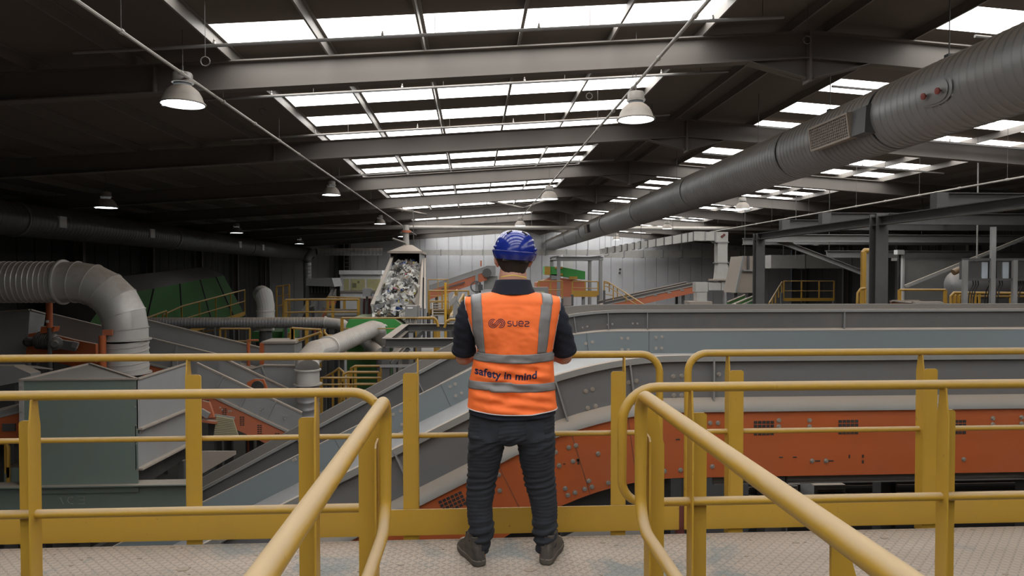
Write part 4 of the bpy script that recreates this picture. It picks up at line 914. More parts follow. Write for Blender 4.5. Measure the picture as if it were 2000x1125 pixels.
# steel frame
t = thing('gantry_frame', 'dusty dark grey frame of I beams left of the person, level with the elbow', 'steel frame', (-1, 17, ZF))
a = P(754, 661, 15); zt = a.z; y2 = 19.3
def ib(p, q, d=.2, w_=.17, m=M_drk): MB().ibeam(p, q, d, w_, .016).build('beam', m, t)
xl = a.x
ib((xl, 15, zt - .1), (.1, 15, zt - .1)); ib((xl, y2, zt - .1), (.3, y2, zt - .1)); ib((xl, 15, zt - .1), (xl, y2, zt - .1), .2, .2); ib((-.15, 15, zt - .1), (-.15, y2, zt - .1), .2, .2)
ib((xl, 15, zt - .55), (xl, y2, zt - .55), .12)
for x, y in ((xl, 15), (xl, y2), (-.1, 15), (-.1, y2)): MB().ibeam((x, y, ZF), (x, y, zt - .2), .17, .17, .014, (0, 1, 0)).build('column', M_drk, t)
for x, y in ((xl, 15), (xl, y2)): MB().bar((x + .05, y, zt - .65), (x + .5, y, zt - .22), .08, .08).build('brace', M_drk, t)
MB().box(xl - .12, .1, 14.88, 14.9, zt - .62, zt - .56).build('lower_rail', M_gry, t)
b = MB().box(xl + .05, -.2, 15.2, 18.9, zt - 1.35, zt - 1.3); b.build('grating', M_gry, t)
t = rail_run('yellow box frame seen through the dark steel frame', [P(815, 637, 22), P(856, 637, 22)], 1.5, (.35, .7), .45, .045, pw=.12)
t = thing('white_panel', 'white sheet panel below the dark steel frame', 'panel', (P(840, 685, 20.5).x, 20.5, ZF)); MB().box(*pbox(824, 678, 851, 700, 20.5, .1)).build('panel', M_white, t); legs_to_floor(t, [(P(830, 700, 20.5).x, 20.55), (P(846, 700, 20.5).x, 20.55)], P(830, 700, 20.5).z, .06)
# waste conveyor
a0, a1 = P(731, 622, 22.3), P(766, 516, 30.5); b0, b1 = P(808, 622, 22.3), P(823, 506, 30.5)
wt = P(731, 622, 22.3)
t = thing('waste_conveyor', 'steep conveyor carrying mixed waste up into a hood, left of the person', 'conveyor', ((a0.x + b0.x) / 2, 22.3, ZF))
xl0, xr0 = P(736, 618, 22.3).x, P(803, 618, 22.3).x
Bl, Br, Tl, Tr = V((xl0, 22, P(736, 625, 22.3).z)), V((xr0, 22, P(736, 625, 22.3).z)), V((P(764, 520, 30.5).x, 31.5, P(764, 529, 31).z)), V((P(817, 520, 30.5).x, 31.5, P(764, 529, 31).z))
MB().plate([Bl, Br, Tr, Tl], (0, 0, -.05)).build('belt', M_belt, t)
MB().plate([Bl, Tl, Tl + V((0, 0, .8)), Bl + V((-.1, 0, .5))], (-.04, 0, 0)).build('side_wall', M_galvl, t)
MB().plate([Br, Tr, Tr + V((.12, 0, .55)), Br + V((.32, 0, .38))], (.04, 0, 0)).build('side_wall', M_dust, t)
MB().plate([Br + V((.4, .5, -.3)), Tr + V((.2, 0, -.3)), Tr + V((.2, 0, .6)), Br + V((.4, .5, .35))], (.06, 0, 0)).build('outer_wall', M_gry, t)
MB().bar(Bl + V((-.1, 0, .5)), Tl + V((0, 0, .8)), .12, .06).build('rim', M_galvl, t); MB().bar(Br + V((.32, 0, .38)), Tr + V((.12, 0, .55)), .08, .05).build('rim', M_dust, t)
MB().plate([Bl + V((0, 0, -.1)), Br + V((.2, 0, -.1)), Tr + V((.1, 0, -.4)), Tl + V((0, 0, -.4))], (0, 0, -.3)).build('under_frame', M_drk, t)
legs_to_floor(t, [(Bl.x, 24), (Br.x, 24), (Tl.x, 30.5), (Tr.x, 30.5)], .3, .15)
# hood
t = thing('extraction_hood', 'dusty hood with pyramid top and vertical pipe over the end of the waste conveyor', 'hood', ((Tl.x + Tr.x) / 2, 31, 1.5))
hz = P(790, 492, 31).z; hx0, hx1 = P(765, 492, 31).x, P(826, 492, 31).x; hy0, hy1 = 30.2, 33
MB().add([(hx0 - .05, hy0, hz), (hx1, hy0, hz), (hx1, hy1, hz), (hx0 - .05, hy1, hz), (hx0 + .55, 31.2, hz + .32), (hx1 - .5, 31.2, hz + .32), (hx1 - .5, 32, hz + .32), (hx0 + .55, 32, hz + .32)],
         [(0, 1, 5, 4), (1, 2, 6, 5), (2, 3, 7, 6), (3, 0, 4, 7), (4, 5, 6, 7), (3, 2, 1, 0)]).build('pyramid_top', M_dust, t)
for p0, p1 in (((hx0 - .05, hy0), (hx1, hy0)), ((hx0 - .05, hy0), (hx0 - .05, hy1)), ((hx1, hy0), (hx1, hy1))): MB().bar((p0[0], p0[1], hz - .04), (p1[0], p1[1], hz - .04), .08, .1).build('edge', M_dust, t)
zl_ = Tl.z - .3
MB().box(hx0, hx0 + .04, hy0, hy1, zl_, hz).build('side_panel', M_gry, t); MB().box(hx1 - .1, hx1 - .04, hy0, hy1, zl_, hz).build('side_panel', M_gry, t); MB().box(hx0, hx1, hy1 - .05, hy1, zl_, hz).build('back_panel', M_blk, t)
cx = (hx0 + hx1) / 2
MB().tube([(cx - .1, 31.6, hz + .3), (cx - .12, 31.6, hz + .75), (cx - .1, 31.6, hz + 1.25)], .14, 14).build('pipe', M_galvl, t); ring((cx - .1, 31.6, hz + .95), (0, 0, 1), .16, .1, .05, 16).build('pipe_collar', M_orgdust, t)
MB().tube([(cx + .25, 31.5, hz + .3), (cx + .2, 31.5, zr(cx))], .02, 6).build('rod', M_rod, t)
MB().tube([(cx - .7, 31.4, hz + .62), (cx - .1, 31.4, hz + .42)], .05, 6).build('brace', M_gry, t)
legs_to_floor(t, [(hx0 + .02, hy0 + .1), (hx1 - .1, hy0 + .1), (hx0 + .02, hy1 - .1), (hx1 - .1, hy1 - .1)], zl_ + .1)
# the waste itself: crumpled sheets, uncountable
rnd = random.Random(11); b = MB(); 
wm = [mat('pale waste paper', (.55, .54, .51), .8, dust=0, grime=.3), mat('grey waste film', (.24, .24, .25), .5, dust=0), mat('dark waste scraps', (.05, .05, .05), .8, dust=0), mat('brown cardboard scraps', (.3, .22, .15), .9, dust=0),
      mat('blue plastic waste', (.05, .13, .45), .5, dust=0), mat('pink plastic waste', (.55, .03, .15), .5, dust=0), mat('yellow plastic waste', (.6, .5, .08), .5, dust=0)]
for i in range(1700):
    u = rnd.uniform(.06, .97); v = rnd.uniform(-.05, .9); c = Bl.lerp(Br, u).lerp(Tl.lerp(Tr, u), v)
    lift = .1 + .3 * (1 - (2 * u - 1) ** 2) ** .5 + rnd.uniform(-.06, .1) + .1 * math.sin(v * 22)
    s = rnd.uniform(.06, .19); c = c + V((0, 0, lift)); m = rnd.choices(range(7), [64, 16, 9, 7, 1.2, .8, 1.5])[0]
    ax = [V((rnd.gauss(0, 1), rnd.gauss(0, 1), rnd.gauss(0, 1))).normalized() for _ in range(2)]; ax[1] = ax[0].cross(ax[1]).normalized(); nn = ax[0].cross(ax[1])
    g = []
    for ii in range(3):
        for jj in range(3): g.append(c + ax[0] * (ii - 1) * s * rnd.uniform(.7, 1.2) + ax[1] * (jj - 1) * s * rnd.uniform(.5, 1.1) + nn * rnd.uniform(-.5, .5) * s)
    b.add(g, [(ii * 3 + jj, ii * 3 + jj + 1, ii * 3 + jj + 4, ii * 3 + jj + 3) for ii in range(2) for jj in range(2)], m)
b.add([Bl + V((.08, 0, .06)), Br + V((-.04, 0, .06)), Tr + V((-.04, 0, .06)), Tl + V((.08, 0, .06)), (Bl + Br) / 2 + V((0, 0, .3)), (Tl + Tr) / 2 + V((0, 0, .3))], [(0, 4, 5, 3), (4, 1, 2, 5)], 1)
o = b.build('mixed_waste', wm, fix=False); tag(o, 'heap of pale crumpled mixed waste riding up the steep conveyor', 'waste', kind='stuff')
t = thing('junction_box', 'grey electrical box with a white sticker in front of the waste conveyor', 'box', (P(803, 615, 20).x, 20, ZF))
MB().box(*pbox(791, 597, 814, 621, 20, .35)).build('box', M_gry, t); MB().box(*pbox(796, 600, 806, 603, 19.98, .02)).build('sticker', M_white, t)
for i, x in enumerate((794, 799, 804, 809)): MB().tube([P(x, 621, 20.1), P(x, 632, 20.1), V((P(x, 632, 20.1).x, 20.1, zt - .1))], .035, 6).build('cable', M_lgt, t)
MB().chan(V((P(817, 600, 20.2).x, 20.2, ZF)), P(817, 597, 20.2), .1, .06, .01, (1, 0, 0)).build('support_post', M_gry, t)
# cabin left of the waste conveyor
t = thing('control_cabin', 'white site cabin with yellowish windows left of the waste conveyor', 'cabin', (P(705, 560, 37).x, 37, ZF))
x0, x1, y0, y1, z0_, z1_ = pbox(664, 536, 744, 640, 37, 3); MB().box(x0, x1, y0, y1, ZF, z1_).build('body', M_white, t)
x0, x1, y0, y1, z0_, z1_ = pbox(662, 528, 746, 536, 36.8, 3.4); MB().box(x0, x1, y0, y1, z0_, z1_).build('roof', M_white, t)
M_win = mat('yellowed cabin window', (.62, .58, .30), .3, dust=0, grime=.6, gscale=2)
for a in ((672, 545, 682, 567), (685, 545, 713, 567), (717, 545, 743, 567)):
    f = MB().box(*pbox(*a, 36.97, .03)).build('window', M_win, t)
b = MB().box(*pbox(688, 553, 696, 562, 36.95, .02)); b.box(*pbox(698, 549, 702, 553, 36.95, .02)); b.build('window_stickers', mat('faded paper', (.22, .22, .12), .8), t)
MB().box(*pbox(664, 568, 744, 571, 36.9, .08)).build('sill_beam', M_dust, t)
tag(MB().box(*pbox(676, 470, 684, 556, 54.2, .3)).box(*pbox(655, 470, 660, 556, 54.2, .3)).box(*pbox(655, 469, 684, 473, 54.3, .3)).build('door_frame', M_drk), 'tall dark frame on the back wall above the white cabin', 'frame')
b = MB()
for i in range(9): b.box(*pbox(672, 490 + i * 7.5, 682, 491.5 + i * 7.5, 54, .1))
b.box(*pbox(671, 470, 673, 556, 54, .1)); b.box(*pbox(681, 470, 683, 556, 54, .1)); tag(b.build('wall_ladder', M_gry), 'grey ladder on the back wall above the white cabin', 'ladder')
MB()
t = thing('dark_panel', 'dark recess panel beside the ladder on the back wall', 'panel', (P(664, 500, 54.6).x, 54.6, ZF)); b = MB().box(*pbox(655, 472, 684, 556, 54.6, .3)); b.v = [(q[0], q[1], ZF if q[2] < 1 else q[2]) for q in b.v]; b.build('panel', M_blk, t)
t = thing('infeed_hood', 'grey hood with a dark opening left of the white cabin', 'hood', (P(625, 570, 33).x, 33, ZF))
MB().plate([P(598, 544, 33), P(648, 543, 33), P(653, 560, 33), P(598, 558, 33)], (0, 2, 0)).build('hood', M_gry, t); MB().box(*pbox(600, 557, 648, 582, 33.6, 1)).build('opening', M_blk, t)
b = MB(); 
for i in range(8): b.box(*pbox(602 + i * 6, 557, 604 + i * 6, 572, 33.4, .05))
b.build('strip_curtain', M_drk, t); legs_to_floor(t, [(P(600, 560, 33).x, 33.1), (P(646, 560, 33).x, 33.1)], P(600, 558, 33).z, .12)
t = incline('small dusty orange conveyor rising to the right below the grey hood', P(614, 630, 29), P(648, 566, 29), .9, .3, .25, M_lgt, M_orgdust, ribs=2)
t = incline('small grey conveyor rising to the right behind the looped yellow railing', P(577, 622, 28), P(602, 588, 28), 1.2, .3, 0, M_lgt, ribs=2)
t = thing('waste_container', 'dark red container with grey ribs left of the waste conveyor foot', 'container', (P(722, 600, 26).x, 26, ZF))
x0, x1, y0, y1, z0_, z1_ = pbox(704, 583, 735, 625, 25.2, 2); MB().box(x0, x1, y0, y1, ZF, z1_).build('body', M_dred, t)
for x in (706, 716, 727): a = P(x, 583, 25.1); MB().box(a.x - .05, a.x + .05, 25.1, 25.2, ZF, a.z).build('rib', M_gry, t)
t = thing('junction_box', 'small grey box on a post right of the cabin windows', 'box', (P(716, 570, 25).x, 25, ZF)); MB().box(*pbox(708, 563, 724, 579, 24.6, .3)).build('box', M_gry, t); legs_to_floor(t, [(P(716, 579, 24.7).x, 24.8)], P(716, 579, 24.7).z, .06)
t = incline('flat grey conveyor crossing under the looped yellow railing', P(640, 607, 25), P(700, 607, 25), 1, .15, .2, M_lgt, M_dust, ribs=2)
# far orange conveyor left of the person
t = incline('far orange conveyor rising to the right against the back wall, left of the helmet', P(838, 558, 42), P(951, 520, 42), 1.2, .3, .55, M_gry, M_orgdust, ribs=3)
MB().lathe([(0, 0), (.28, 0), (.28, .1), (0, .1)], P(951, 533, 41.8), (0, -1, 0), 14).build('head_drum', M_drk, t); MB().box(*pbox(938, 509, 941, 520, 41.9, .1)).build('warning_post', M_orgdust, t)
MB().box(*pbox(950, 519, 968, 538, 42, 1.2)).build('head_casing', M_gry, t); MB().box(*pbox(946, 539, 972, 565, 42.2, 1)).build('side_cover', M_lgt, t)
MB().bar(P(862, 565, 41.8), P(908, 551, 41.8), .05, .08).build('tie_bar', M_drk, t)
MB().lathe([(.28, 0), (.36, 0), (.36, .08), (.28, .08)], P(930, 560, 41.5), (0, -1, 0), 16).build('pulley', M_drk, t); a = P(931, 545, 41.6); MB().box(a.x - .09, a.x + .09, 41.6, 41.8, ZF, a.z + .3).build('leg', M_gry, t); MB().box(*pbox(934, 556, 943, 567, 41.5, .4)).build('motor', M_drk, t)
# stairs and railings between the waste conveyor and the person
t = thing('metal_stairs', 'small steel stairs with yellow sides between the waste conveyor and the person', 'stairs', (P(858, 600, 26).x, 26, ZF))
for i in range(6): MB().box(*pbox(845, 589 + i * 5.3, 872, 590.6 + i * 5.3, 26.6 - i * .25, .3)).build('tread', M_lgt, t)
MB().bar(P(880, 600, 25), P(893, 572, 27.5), .06, .3).build('stringer', M_yel2, t); MB().bar(P(845, 589, 26.6), P(845, 622, 25), .05, .1).build('stringer', M_gry, t)
legs_to_floor(t, [(P(846, 600, 26.4).x, 26.8), (P(871, 600, 26.4).x, 26.8)], P(846, 592, 26.6).z, .07)
t = thing('steel_post', 'bright yellow round post left of the person in front of the stairs', 'post', (P(870, 600, 24.5).x, 24.5, ZF)); a = P(870, 552, 24.5); MB().tube([(a.x, a.y, ZF), a], .05, 10).build('post', mat('bright yellow post', (.75, .42, .04), .4, dust=.3), t)
rail_run('thin yellow railing in front of the far orange conveyor, upper', [P(836, 546, 27), P(875, 546, 27)], 1.3, (.5,), .5, .02, pw=.03)
rail_run('yellow railing of the platform behind the stairs', [P(838, 568, 26), P(915, 568, 26)], .85, (.5,), .5, .03, pw=.07, deck=1, plate=.2)
rail_run('square yellow cage railing around the stairs', [P(838, 588, 25), P(876, 588, 25), P(876, 610, 25)], .6, (.5,), .6, .02, pw=.03)
rail_run('yellow railing sloping down the stairs beside the dark sleeve', [P(880, 618, 23), P(905, 575, 24.5)], .35, (), .6, .05, pw=.08)
b = MB(); b.tube([P(856, 638, 19), P(853, 626, 19), P(848, 621, 19), P(818, 621, 19)], .035, 8); o = b.build('guard_hoop', M_yel2); tag(o, 'pale yellow hoop rail right of the grey electrical box', 'railing')
b = MB(); b.tube([P(868, 640, 19), P(872, 628, 19), P(880, 624, 19), P(900, 624, 19)], .035, 8); o = b.build('guard_hoop', M_yel2); tag(o, 'pale yellow hoop rail next to the dark sleeve', 'railing')
t = thing('belt_scraper', 'grey bracket with curved hoses beside the dark left sleeve', 'bracket', (P(895, 600, 20).x, 20, ZF))
MB().bar(P(878, 596, 20), P(889, 582, 20), .15, .12).build('arm', M_lgt, t); MB().bar(P(890, 578, 20), P(888, 640, 20), .12, .12, (0, 1, 0)).build('mast', M_gry, t); MB().tube([P(890, 585, 20), P(894, 598, 20), P(900, 606, 20)], .03, 6).build('hose', M_lgt, t); MB().tube([P(890, 580, 20), P(896, 592, 20), P(904, 600, 20)], .03, 6).build('hose', M_lgt, t)
MB().box(*pbox(878, 618, 893, 640, 20.2, .4)).build('base', M_lgt, t); legs_to_floor(t, [(P(886, 640, 20.3).x, 20.4)], P(886, 639, 20.3).z)
# ------------------------------------------------------------------ long pipe and flat duct across the back
a = P(585, 443, 37); c = P(1640, 446, 37)
t = thing('service_pipe', 'long pale horizontal pipe across the hall in front of the back wall', 'pipe', (a.x, 37, a.z)); MB().tube([a, V((c.x, 37, a.z))], .11, 10).build('pipe', M_galvl, t)
for i in range(14): x = a.x + 1 + i * 1.9; MB().tube([(x, 37, a.z), (x, 37, zr(x))], .015, 5).build('hanger', M_rod, t)
def rect_duct(lab, secs, m=None, Y=50, depth=.5, name='rectangular_duct'):
    t = thing(name, lab, 'duct', (P(secs[0][0], secs[0][1], Y).x, Y, P(secs[0][0], secs[0][3], Y).z)); m = m or M_galvl
    for x0, y0, x1, y1 in secs:
        MB().box(*pbox(x0, y0, x1, y1, Y, depth)).build('duct_section', m, t)
        if x1 - x0 > y1 - y0: MB().box(*pbox(x1 - .8, y0 - .8, x1 + .8, y1 + .8, Y - .04, depth + .08)).build('flange', M_gry, t)
        else: MB().box(*pbox(x0 - .8, y0 - .8, x1 + .8, y0 + .6, Y - .04, depth + .08)).build('flange', M_gry, t)
    return t
secs = [(x, 488, x + 41, 498) for x in range(820, 1175, 41)]
t = rect_duct('pale rectangular duct running level along the back wall behind the helmet', secs, Y=52); 
for s in secs[::2]: a = P(s[0], 488, 52.2); MB().tube([a, V((a.x, 52.2, zr(a.x)))], .015, 5).build('hanger', M_rod, t)
secs = [(1182 + i * 38, 489, 1182 + i * 38 + 37, 503) for i in range(8)]
t = rect_duct('pale wide panel duct along the right half of the back wall', secs, Y=53)
for s in secs[::2]: a = P(s[0], 488, 53.2); MB().tube([a, V((a.x, 53.2, zr(a.x)))], .015, 5).build('hanger', M_rod, t)
t = thing('rectangular_duct', 'white segmented vertical duct right of the person near the back wall', 'duct', (P(1109, 540, 40).x, 40, ZF))
for y0, y1 in ((497, 534), (535, 565), (566, 597), (598, 630)): MB().box(*pbox(1099, y0, 1119, y1, 40, .5)).build('duct_section', M_white, t); MB().box(*pbox(1098, y1, 1120, y1 + 1, 39.95, .6)).build('flange', M_gry, t)
x0, x1, y0, y1, z0_, z1_ = pbox(1099, 630, 1119, 631, 40, .5); MB().box(x0, x1, y0, y1, ZF, z0_).build('duct_section', M_white, t)
# rising duct and its drop on the right
Y = 30; t = thing('rectangular_duct', 'dusty segmented duct rising to the right then dropping vertically, right of the person', 'duct', (P(1410, 590, Y).x, Y, ZF))
xs = [1175, 1187, 1202, 1215, 1226, 1240, 1252, 1266, 1282, 1298, 1314, 1332, 1344, 1355]
for i in range(13):
    f0 = (xs[i] - 1175) / 180; f1 = (xs[i + 1] - 1175) / 180
    tp = lambda f: 486 - 33 * f; bt = lambda f: 496 - 25 * f
    MB().plate([P(xs[i], bt(f0), Y), P(xs[i + 1] - .8, bt(f1), Y), P(xs[i + 1] - .8, tp(f1), Y), P(xs[i], tp(f0), Y)], (0, .45, 0)).build('duct_section', M_galvl, t)
    MB().plate([P(xs[i + 1] - 1.2, bt(f1) + .8, Y - .03), P(xs[i + 1] + .4, bt(f1) + .8, Y - .03), P(xs[i + 1] + .4, tp(f1) - .8, Y - .03), P(xs[i + 1] - 1.2, tp(f1) - .8, Y - .03)], (0, .5, 0)).build('flange', M_drk, t)
for s in ((1355, 452, 1377, 470), (1379, 453, 1397, 470), (1399, 453, 1422, 472), (1402, 474, 1421, 512)):
    MB().box(*pbox(*s, Y, .45)).build('duct_section', M_galvl, t)
for s in ((1377, 452, 1379, 471), (1396, 452, 1399, 472), (1398, 472, 1424, 474), (1400, 512, 1424, 514)): MB().box(*pbox(*s, Y - .03, .51)).build('flange', M_gry, t)
MB().plate([P(1403, 514, Y), P(1421, 514, Y), P(1427, 545, Y), P(1400, 545, Y)], (0, .45, 0)).build('flared_section', M_galvl, t)
MB().box(*pbox(1394, 545, 1434, 548, Y - .1, .7)).build('flange', M_dust, t)
for s in ((1359, 551, 1383, 570), (1384, 552, 1408, 567), (1409, 552, 1429, 567), (1361, 571, 1381, 589)): MB().box(*pbox(*s, Y, .45)).build('duct_section', M_galvl, t)
MB().box(*pbox(1347, 589, 1391, 594, Y - .1, .8)).build('base_flange', M_dust, t)
MB().box(*pbox(1409, 546, 1428, 553, Y + .05, .4)).build('duct_section', M_galvl, t)
for x, y in ((1410, 462), (1414, 459)): MB().lathe([(0, 0), (.06, 0), (.06, .03), (0, .03)], P(x, y, Y), (0, -1, 0), 8).build('knob', M_dred, t)
x0, x1, y0, y1, z0_, z1_ = pbox(1361, 594, 1381, 596, Y, .45); MB().box(x0, x1, y0, y1, ZF, z1_).build('duct_section', M_galvd, t); x0, x1, y0, y1, z0_, z1_ = pbox(1415, 567, 1419, 596, Y, .2); MB().box(x0, x1, y0, y1, ZF, z1_).build('leg', M_gry, t)
for i in (2, 6, 10): a = P(xs[i], 484 - i * 2.4, Y + .2); MB().tube([a, V((a.x, a.y, zr(a.x)))], .012, 5).build('hanger', M_rod, t)
# portal frame with sorting machine
t = thing('steel_portal', 'grey steel portal frame around the white vertical duct', 'steel frame', (P(1130, 590, 36).x, 36, ZF))
for x, Y in ((1091, 36), (1173, 36), (1077, 39), (1152, 39)): a = P(x, 505, Y); MB().ibeam((a.x, Y, ZF), (a.x, Y, a.z), .2, .16, .02, (0, 1, 0)).build('column', M_gry, t)
for (x0, x1, y, Y) in ((1086, 1178, 505, 36), (1074, 1157, 506.5, 39)): a = P(x0, y, Y); c = P(x1, y, Y); MB().ibeam(a, (c.x, Y, a.z), .2, .2, .02).build('beam', M_gry, t)
for x0, x1 in ((1091, 1077), (1173, 1152)): MB().ibeam(P(x0, 503, 36), P(x1, 505, 39), .2, .2, .02).build('beam', M_gry, t)
t = thing('sorting_machine', 'green and yellow sorting machine under the grey portal, right of the helmet', 'machine', (P(1105, 535, 37.5).x, 37.5, ZF))
MB().plate([P(1066, 520, 37.5), P(1100, 522, 37.5), P(1143, 530, 37.5), P(1143, 546, 37.5), P(1100, 540, 37.5), P(1066, 536, 37.5)], (0, 1.5, 0)).build('body', M_green, t)
for a in ((1064, 521, 1075, 537), (1084, 521, 1099, 525), (1088, 534, 1099, 538), (1112, 540, 1128, 546)): MB().box(*pbox(*a, 37.4, .1)).build('yellow_cover', M_yel2, t)
MB().box(*pbox(1076, 536, 1088, 546, 37.5, .6)).build('foot', M_gry, t)
MB().plate([P(1048, 552, 37.6), P(1080, 541, 37.6), P(1144, 549, 37.6), P(1144, 580, 37.6), P(1048, 580, 37.6)], (0, 1.4, 0)).build('chute', M_orgdust, t)
for x in (1050, 1140): a = P(x, 578, 37.8); MB().box(a.x - .08, a.x + .08, 37.8, 38, ZF, a.z).build('leg', M_gry, t)
MB().tube([P(1125, 532, 37.4), P(1125, 508, 37.4), V((P(1125, 508, 37.4).x, 37.4, zr(8)))], .01, 5).build('cable', M_rod, t)
rail_run('yellow platform railing under the grey portal right of the person', [P(1118, 549, 35), P(1168, 550, 35)], .7, (.5,), .7, .03, plate=.32, pw=.07, deck=.8)
rail_run('dim yellow railing immediately right of the orange shoulder', [P(1052, 549, 35), P(1098, 549, 35)], .9, (.5,), .5, .03, pw=.07)
t = thing('electrical_box', 'grey cabinet with a small sign right behind the orange shoulder', 'cabinet', (P(1055, 590, 26).x, 26, ZF)); x0, x1, y0, y1, z0_, z1_ = pbox(1040, 561, 1071, 600, 26, .5); MB().box(x0, x1, y0, y1, ZF, z1_).build('body', M_gry, t); MB().box(*pbox(1051, 569, 1063, 577, 25.97, .03)).build('sign', mat('faded sign', (.4, .42, .25), .7), t)
rail_run('yellow stair railing falling to the right in front of the orange incline', [P(1180, 549, 33), P(1190, 552, 33), P(1258, 595, 30)], .45, (.5,), .9, .03, pw=.05)
t = rail_run('yellow posts of the stair head right of the white duct', [P(1180, 552, 33.4), P(1198, 556, 33.4)], 1.1, (.5,), .35, .03, pw=.06)
t = incline('orange sided incline conveyor right of the person near the back wall', P(1178, 590, 33), P(1357, 551, 33), 1.3, .16, .36, M_drk, M_orgdust, ribs=3)
for x, y in ((1222, 584), (1252, 579), (1277, 575), (1304, 570), (1329, 565)): MB().box(*pbox(x, y, x + 7, y + 3, 32.9, .04)).build('clamp', M_lgt, t)
for x, y in ((1211, 526), (1211, 534)): 
    pass
t = thing('wall_fixture', 'pair of small dark round fixtures on the back wall, right of the portal', 'wall fixture', P(1211, 534, 54.9))
for x, y in ((1211, 526), (1210, 533)): MB().lathe([(0, 0), (.09, 0), (.09, .1), (0, .1)], P(x, y, 55), (0, -1, 0), 10).build('disc', M_drk, t)
t = thing('hopper_chute', 'tall grey brown hopper chute left of the second steel column', 'hopper', (P(1460, 560, 24).x, 24, ZF))
MB().plate([P(1452, 500, 24), P(1490, 500, 24), P(1490, 560, 24), P(1474, 572, 24), P(1437, 572, 24)], (0, 1.2, 0)).build('body', M_dust, t)
MB().bar(P(1452, 500, 23.95), P(1437, 570, 23.95), .06, .08, (0, 1, 0)).build('edge', M_gry, t); MB().box(*pbox(1460, 500, 1464, 527, 23.9, .05)).build('rib', M_drk, t)
MB().box(*pbox(1452, 527, 1480, 530, 23.9, .2)).build('flange', M_gry, t); legs_to_floor(t, [(P(1442, 572, 24).x, 24.3), (P(1472, 572, 24).x, 24.3)], P(1450, 572, 24).z, .12)
t = incline('green edged conveyor rising right at the foot of the grey brown hopper', P(1438, 592, 22), P(1474, 577, 22), .8, .12, .12, M_dgreen, M_green, ribs=2)
rail_run('dim yellow railing low in the dark between the two steel columns', [P(1531, 549, 32), P(1600, 549, 32), P(1629, 549, 32)], .95, (.5,), .8, .025, pw=.06, plate=.15)
rail_run('dim yellow sloping handrail in the dark between the two steel columns', [P(1502, 592, 30), P(1527, 551, 32)], .5, (), .6, .03)
rect_duct('long pale rectangular duct between the two steel columns', [(1506, 498, 1572, 524), (1574, 498, 1663, 524), (1665, 498, 1715, 524)], Y=34, depth=.7)
b = bpy.data.objects['rectangular_duct.004'] if 'rectangular_duct.004' in bpy.data.objects else None
dlast = [o for o in bpy.data.objects if o.get('label', '').startswith('long pale rectangular duct between')][0]
for x in (1530, 1640): a = P(x, 500, 34.3); MB().tube([a, V((a.x, 34.3, zr(a.x)))], .02, 5).build('hanger', M_rod, dlast)
t = rect_duct('pale rectangular duct at the right edge above the grey screen', [(1762, 493, 1880, 509), (1881, 492, 1990, 508), (1991, 491, 2080, 508)], Y=26, depth=.7)
for x in (1800, 1960): a = P(x, 495, 26.3); MB().tube([a, V((a.x, 26.3, zr(a.x)))], .02, 5).build('hanger', M_rod, t)
# ------------------------------------------------------------------ steel structure right
t = thing('steel_gantry', 'dark steel gantry of columns and long beams on the right', 'steel frame', (9.2, 18, ZF))
gx = 9.2; gz = 2.9
MB().ibeam((gx, 11.2, gz - .1), (gx, 21.6, gz - .1), .2, .2, .018).build('long_beam', M_drk, t)
MB().ibeam((gx, 4, gz - .1), (gx, 11.2, gz - .1), .2, .2, .018).build('long_beam', M_drk, t)
for Y in (15, 21.5): MB().ibeam((gx, Y, ZF), (gx, Y, gz + (.0 if Y > 20 else .06)), .28, .28, .02, (0, 1, 0)).build('column', M_drk, t)
for Y, xe in ((13, 20), (17.4, 20), (19.7, 20)):
    MB().ibeam((gx - .1, Y, gz + .15), (xe, Y, gz + .15), .3, .16, .016).build('cross_beam', M_drk, t); MB().box(gx - .12, gx + .12, Y - .1, Y + .1, gz - .02, gz + .3).build('end_plate', M_drk, t)
for Y, z, d in ((21.5, gz - .15, .25), (26, 2.9, .3), (31, 3.1, .3), (23.5, 2.3, .25)):
    MB().ibeam((gx if Y < 22 else 12.5, Y, z), (22, Y, z), d, .2, .018).build('cross_beam', M_gry, t)
for Y in (15, 21.5, 31): MB().ibeam((21.9, Y, ZF), (21.9, Y, 3), .2, .2, .02, (0, 1, 0)).build('column', M_drk, t)
for Y in (26, 31, 23.5): MB().tube([(12.6, Y, 2.2), (12.6, Y, zr(12.6))], .012, 6).build('hanger', M_drk, t)
MB().chan(P(1508, 466, 21.6), P(1715, 545, 21.6), .16, .1).build('brace', M_gry, t)
a = P(1767, 560, 19); c = P(2020, 457, 19); MB().bar(a, c, .07, .09).build('brace', M_lgt, t); MB().box(c.x - .06, c.x + .06, 18.95, 19.05, ZF, c.z).build('column', M_drk, t)
MB().tube([P(1796, 440, 21), P(1870, 434, 19)], .03, 8).build('brace', M_gry, t)
t = thing('screen_wall', 'large pale translucent screen panel behind the right steel column', 'screen', (P(1820, 550, 22.5).x, 22.5, ZF))
x0, x1, y0, y1, z0_, z1_ = pbox(1766, 508, 1886, 600, 22.5, .05); MB().box(x0, x1, y0, y1, ZF, z1_).build('panel', mat('pale scratched sheet', (.42, .42, .41), .4, dust=.1, grime=.7, gscale=1), t)
x0, x1, y0, y1, z0_, z1_ = pbox(1886, 508, 2080, 600, 22.5, .05); MB().box(x0, x1, y0, y1, ZF, z1_).build('panel', M_gry, t)
x0, x1, y0, y1, z0_, z1_ = pbox(1763, 490, 1766, 600, 22.3, .1); MB().box(x0, x1, y0, y1, ZF, z1_).build('frame', M_white, t); x0, x1, y0, y1, z0_, z1_ = pbox(1756, 497, 1763, 600, 22.4, .1); MB().box(x0, x1, y0, y1, ZF, z1_).build('dark_gap', M_blk, t); MB().box(*pbox(1753, 488, 1766, 497, 22.2, .2)).build('cap', M_white, t)
